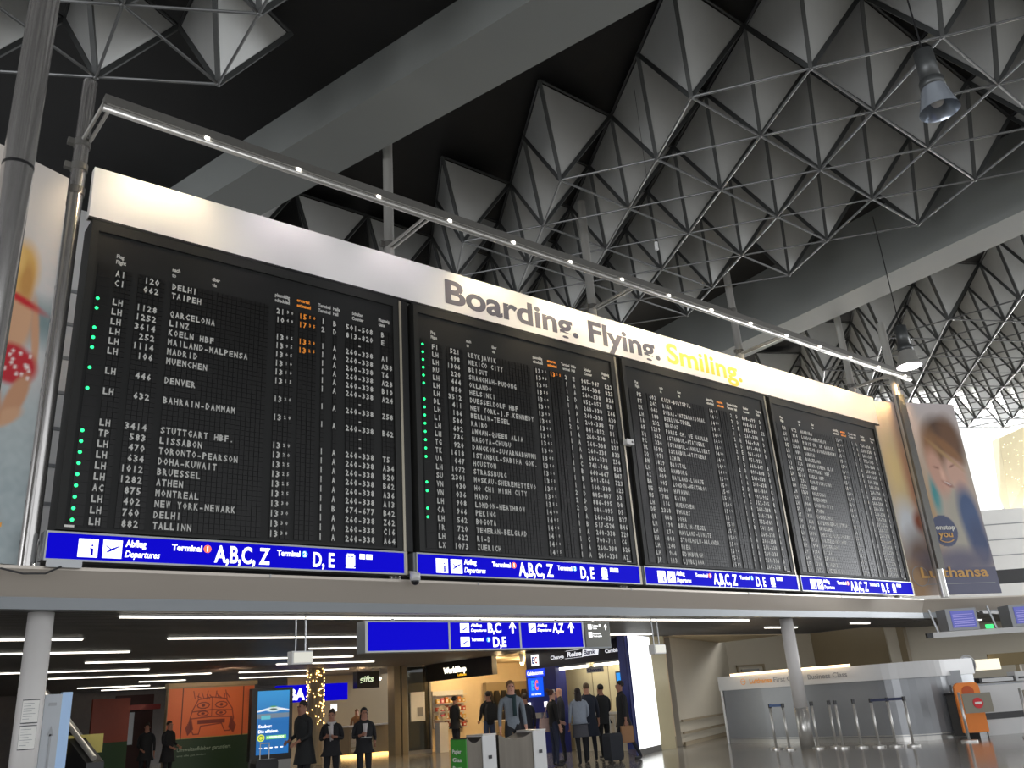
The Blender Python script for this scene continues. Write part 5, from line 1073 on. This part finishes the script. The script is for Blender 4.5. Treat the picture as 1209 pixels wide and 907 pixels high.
    cs = np.array([p.center[:] for p in bm_.polygons]); AB = B-A; L2_ = (AB**2).sum(1); best = []
    rad = np.array([(R[a][0]+R[b][0])/2 for a, b in E])*s
    tt = np.clip(((cs[:, None]-A[None])*AB[None]).sum(2)/L2_, 0, 1); dd = np.linalg.norm(cs[:, None]-(A[None]+tt[..., None]*AB[None]), axis=2)/rad; idx = dd.argmin(1)
    order = {'top': 0, 'bot': 1, 'skin': 2, 'shoe': 3}; mi = [order[tg[i]] for i in idx]
    sk = mat('skin_%d_%d_%d' % skinc, rgb(*skinc), .55, var=.06, scale=20)
    for m in (cloth(*top), sk if bare else cloth(*bottom), sk, M['dark']): bm_.materials.append(m)
    bm_.polygons.foreach_set('material_index', mi); bm_.polygons.foreach_set('use_smooth', [True]*len(bm_.polygons)); bm_.name = 'body'
    def pt(nm, m, mt, lb=None, smooth=True):
        me_ = m if isinstance(m, bpy.types.Mesh) else m.mesh(nm, mt, (0, 0, 0), smooth); o = bpy.data.objects.new(nm, me_); COL.objects.link(o); o.parent = t
        if lb: o['label'] = lb
        return o
    pt('body', bm_, None); q = lambda *p: tuple(v*s for v in p)
    hm = mat('hair_%d_%d_%d' % hairc, rgb(*hairc), .7, var=.3, scale=60, bump=.3)
    hb = MB(); c = (0, .018*s+ly*s, 1.675*s)
    # hair cap: upper dome pushed back from the brow
    rings = []
    for k in range(7):
        ph = -.7+k*(math.pi/2+.7)/6; rr = math.cos(ph); z = math.sin(ph)
        rings.append([(c[0]+.079*s*rr*math.cos(a), c[1]+.006*s+.094*s*rr*math.sin(a)*(1.04 if math.sin(a) > 0 else .90), c[2]+.085*s*z+.05*s*max(0, -math.sin(a))*(1-k/6)**1.5) for a in [2*math.pi*i/16 for i in range(16)]])
    hb.loft(rings)
    if hair in ('long', 'pony'):
        w_ = .085 if hair == 'long' else .04; zb = 1.30 if hair == 'long' else 1.36
        hb.loft([[(a*s*f1, (.055+b)*s+ly*s, z*s) for a, b in ((-w_, -.01), (-w_*.6, .045), (w_*.6, .045), (w_, -.01), (0, -.03))] for z, f1 in ((1.70, .8), (1.6, 1.05), (1.45, 1.1), (zb, .7))])
    if hair == 'bun': hb.sph((0, (.12+ly)*s, 1.74*s), .045*s, 12, 8)
    if hair != 'bald': pt('hair', hb, hm)
    ey = MB(); ey.sph(q(-.032, -.088+ly, 1.642), .011*s, 8, 6).sph(q(.032, -.088+ly, 1.642), .011*s, 8, 6); pt('eyes', ey, M['dark'])
    er = MB(); er.sph(q(-.083, .005+ly, 1.63), .02*s, 8, 6, sc=(.4, .8, 1.3)).sph(q(.083, .005+ly, 1.63), .02*s, 8, 6, sc=(.4, .8, 1.3)); pt('ears', er, sk)
    pt('mouth', MB().sph(q(0, -.083+ly, 1.572), .02*s, 8, 4, sc=(1, .35, .3)), mat('lips', rgb(140, 70, 65), .5, var=.05))
    if coat:
        z0, flare = coat[3] if len(coat) > 3 else .55, .05
        co = cloth(*coat[:3]); rg_ = []
        for z, a_, b_ in ((1.44, .115, .085), (1.38, .185, .125), (1.2, .19, .14), (1.05, .172, .135), (.9, .19, .15), (z0, .20+flare, .17+flare*.6)):
            yy = .015+(ly*.7 if z > 1.1 else ly*.2 if z > .95 else 0); rg_.append([(a_*s*math.cos(2*math.pi*i/18), (yy+b_*math.sin(2*math.pi*i/18))*s, z*s) for i in range(18)])
        pt('coat', MB().loft(rg_, caps=False), co)
        if shirt: pt('shirt', MB().loft([[(a*s, (-.150+b+ly*.8)*s, z*s) for a, b in ((-w2, 0), (w2, 0), (w2*.6, .02), (-w2*.6, .02))] for z, w2 in ((1.1, .01), (1.25, .035), (1.42, .06))]), cloth(*shirt))
    if skirt:
        rg_ = [[(a_*s*math.cos(2*math.pi*i/18), (.005+b_*math.sin(2*math.pi*i/18))*s, z*s) for i in range(18)] for z, a_, b_ in ((1.06, .155, .115), (.95, .185, .135), (.75, .19, .15), (skirt[3], .20, .16))]
        pt('skirt', MB().loft(rg_, caps=False), cloth(*skirt[:3]))
    if scarf:
        sc_ = MB(); rg_ = [[((.075+.022*math.cos(b))*math.cos(a)*s*1.1, (.0+ly+(.072+.022*math.cos(b))*math.sin(a))*s, (1.485+.028*math.sin(b)-.02*(-math.sin(a)))*s) for b in [2*math.pi*k/8 for k in range(8)]] for a in [2*math.pi*i/14 for i in range(15)]]
        sc_.loft(rg_); sc_.loft([[(a*s+.02*s, (-.155+b+ly*.8)*s, z*s) for a, b in ((-.035, -.01), (.035, -.01), (.035, .015), (-.035, .015))] for z in (1.47, 1.3, 1.12)]); pt('scarf', sc_, cloth(*scarf))
    if bag:
        kind, side, col = bag; bm2 = cloth(*col) if kind != 'paper' else mat('kraft_paper', rgb(150, 110, 75), .7, var=.05); wr = J['wr'+('L' if side < 0 else 'R')]
        if kind == 'paper':
            g_ = thing('paper_bag', tuple(Vector((x, y, 0))), label='brown paper bag held by the man at the right end of the queue', cat='bag'); g_.rotation_euler = t.rotation_euler
            b0_ = (wr[0]*s, wr[1]*s, wr[2]*s-.12)
            def gp(nm, m, mt): me_ = m.mesh(nm, mt); o = bpy.data.objects.new(nm, me_); COL.objects.link(o); o.parent = g_
            gp('bag_body', MB().box((b0_[0]-.06, b0_[1]-.14, b0_[2]-.36), (b0_[0]+.06, b0_[1]+.14, b0_[2])), bm2); gp('handle', MB().path([(b0_[0], b0_[1]-.06, b0_[2]), (b0_[0], b0_[1]-.03, b0_[2]+.09), (b0_[0], b0_[1]+.03, b0_[2]+.09), (b0_[0], b0_[1]+.06, b0_[2])], .006, 5), bm2)
        if kind in ('shoulder', 'tote'):
            g_ = thing('shoulder_bag', (x, y, 0), 'pale pink shoulder bag carried by the woman in the black top' if kind == 'tote' else 'dark shoulder bag carried by the woman second from left, hanging at her hip', 'bag'); g_.rotation_euler = t.rotation_euler
            bx, by, bz = side*.27*s, .05*s, .80*s
            def gp(nm, m, mt, sm=False): me_ = m.mesh(nm, mt, (0, 0, 0), sm); o = bpy.data.objects.new(nm, me_); COL.objects.link(o); o.parent = g_
            gp('bag_body', MB().loft([[(bx+a*.06*f1, by+b*.19*f1, z) for a, b in ((-1, -1), (1, -1), (1, 1), (-1, 1))] for z, f1 in ((bz-.02, .92), (bz+.1, 1.0), (bz+.28, .86))]), bm2); gp('strap', MB().path([(bx, by-.1, bz+.26), (side*.20*s, .02, 1.46*s), (bx, by+.1, bz+.26)], .014, 6), bm2)
        if kind == 'backpack':
            g_ = thing('backpack', (x, y, 0), 'black backpack worn by the person facing into the shop', 'bag'); g_.rotation_euler = t.rotation_euler
            def gp(nm, m, mt, sm=False): me_ = m.mesh(nm, mt, (0, 0, 0), sm); o = bpy.data.objects.new(nm, me_); COL.objects.link(o); o.parent = g_
            gp('pack_body', MB().loft([[(a*.16*f1*s, (.22+b*.09*f1)*s, z*s) for a, b in ((-1, -.9), (1, -.9), (1, .5), (.6, 1), (-.6, 1), (-1, .5))] for z, f1 in ((1.0, .9), (1.08, 1), (1.32, 1), (1.42, .7))]), bm2); gp('pack_pocket', MB().box(q(-.1, .3, 1.04), q(.1, .33, 1.2)), bm2)
            for sd in (-1, 1): gp('shoulder_strap', MB().path([q(sd*.1, .15, 1.36), q(sd*.11, .03, 1.49), q(sd*.11, -.10, 1.36), q(sd*.13, -.05, 1.15)], .02*s, 6), bm2)
        if kind == 'folder':
            g_ = thing('folder', (x, y, 0), 'dark folder held by the woman with long hair on the right of the pair', 'folder'); g_.rotation_euler = t.rotation_euler
            me_ = MB().box(q(-.13, -.31, 1.1), q(.13, -.27, 1.14)).mesh('cover', bm2); o = bpy.data.objects.new('cover', me_); COL.objects.link(o); o.parent = g_; me_ = MB().box(q(-.12, -.305, 1.14), q(.12, -.275, 1.145)).mesh('pages', M['paper']); o = bpy.data.objects.new('pages', me_); COL.objects.link(o); o.parent = g_
    return t
BK = (20, 20, 24)
# facing 0 looks towards -Y (to the viewer); positive turns counter-clockwise seen from above
person(8.22, 3.80, 1.53, -35, 'woman in black suit with white neck scarf, left of the uniformed pair', BK, BK, hair='bun', arms=('chest', 'chest'), coat=(22, 22, 26, .80), shirt=(190, 185, 185), scarf=(185, 180, 180), stride=.1)
person(8.62, 3.25, 1.53, -20, 'woman with long dark hair in black suit, right of the uniformed pair', BK, BK, hair='long', hairc=(25, 18, 16), arms=('chest', 'hold'), coat=(20, 20, 24, .82), shirt=(190, 185, 185), stride=.05, bag=('folder', 1, (25, 22, 25)))
person(7.78, 4.05, 1.73, -75, 'man in long dark coat with bowed head beside the blue screen', (24, 26, 28), (18, 18, 20), arms=('hold', 'front'), coat=(24, 26, 28, .60), lean=.07, hairc=(35, 25, 20))
person(11.2, 1.95, 1.85, -25, 'man in grey sweater and dark teal scarf behind the steel bins', (112, 120, 128), (25, 26, 30), arms=('down', 'down'), hairc=(120, 90, 60), scarf=(28, 50, 54), stride=.3, skinc=(190, 140, 120))
person(16.35, 11.4, 1.75, 90, 'person in dark coat seen from the side reading at the shop entrance', (16, 15, 16), (25, 28, 38), arms=('hold', 'hold'), coat=(16, 15, 16, .8), hairc=(30, 22, 18), hair='short')
person(14.9, 7.7, 1.78, 165, 'person with black backpack and blue jeans facing into the shop', (22, 22, 25), (50, 62, 85), arms=('hold', 'hold'), bag=('backpack', 1, (20, 20, 22)))
person(13.6, 4.5, 1.62, 160, 'short person in dark blue jacket between the man in grey and the cash machine', (30, 32, 42), (30, 32, 42), arms=('down', 'front'), hairc=(45, 35, 30), coat=(30, 32, 42, .8))
person(13.9, 3.85, 1.66, 75, 'woman with pinned-up hair, black top and jeans carrying a pink bag', (16, 16, 18), (32, 38, 58), hair='bun', hairc=(70, 40, 30), arms=('down', 'front'), bag=('tote', 1, (190, 160, 150)), skinc=(190, 145, 125))
person(14.35, 3.45, 1.66, 150, 'woman with long dark hair in pale grey jacket, grey skirt and black tights', (140, 148, 160), (20, 20, 24), hair='long', hairc=(32, 22, 20), arms=('front', 'down'), coat=(140, 148, 160, .92), skirt=(72, 72, 78, .62), stride=.15)
person(14.75, 4.55, 1.74, -130, 'balding man in dark jacket turned sideways in the bank queue', (40, 42, 50), (30, 30, 36), hair='bald', arms=('front', 'down'), skinc=(195, 145, 120))
person(15.1, 3.95, 1.77, 150, 'tall man in navy coat seen from behind in the bank queue', (34, 40, 54), (28, 30, 38), arms=('down', 'hold'), coat=(34, 40, 54, .55), hairc=(90, 70, 50), skinc=(185, 135, 110))
person(15.9, 4.3, 1.73, 165, 'dark-haired man in black coat third from the right in the queue', (20, 22, 26), (18, 18, 22), arms=('front', 'down'), coat=(20, 22, 26, .8), hairc=(20, 16, 14))
person(15.45, 3.15, 1.76, -120, 'man in dark coat at the right end of the queue holding a paper bag', (24, 24, 27), (26, 28, 40), arms=('pocket', 'bag'), coat=(24, 24, 27, .72), hairc=(30, 22, 18), stride=.35, bag=('paper', 1, (150, 110, 75)))
person(7.62, 13.4, 1.56, -25, 'woman in black with glasses, left of the distant pair by the orange wall', BK, BK, hair='bun', arms=('front', 'down'), coat=(20, 20, 22, .7))
person(8.15, 13.2, 1.58, 25, 'man in black coat, right of the distant pair by the orange wall', BK, BK, arms=('front', 'hold'), coat=(18, 18, 21, .6))
person(16.25, 17.6, 1.6, -40, 'shop assistant in light brown behind the gift counter', (130, 95, 65), (60, 45, 35), arms=('hold', 'hold'), hairc=(90, 60, 35))
t = thing('trolley_case', (14.9, 3.0, 0), 'grey wheeled suitcase standing right of the woman in the grey skirt', 'suitcase')
part('shell', MB().loft([[(14.9+a*.2*f, 3.0+b*.13*f, z) for a, b in ((-1, -1), (1, -1), (1, 1), (-1, 1))] for z, f in ((.05, .92), (.12, 1), (.56, 1), (.62, .9))]), cloth(45, 48, 55), t); part('pull_handle', MB().path([(14.87, 3.0, .6), (14.83, 2.95, .98), (14.97, 2.95, .98), (15.03, 3.0, .6)], .01, 6), M['steel'], t)
for dx in (-.14, .14): part('wheel', MB().cyl((14.9+dx, 2.92, .03), (14.9+dx, 2.96, .03), .03, 10), M['black'], t)
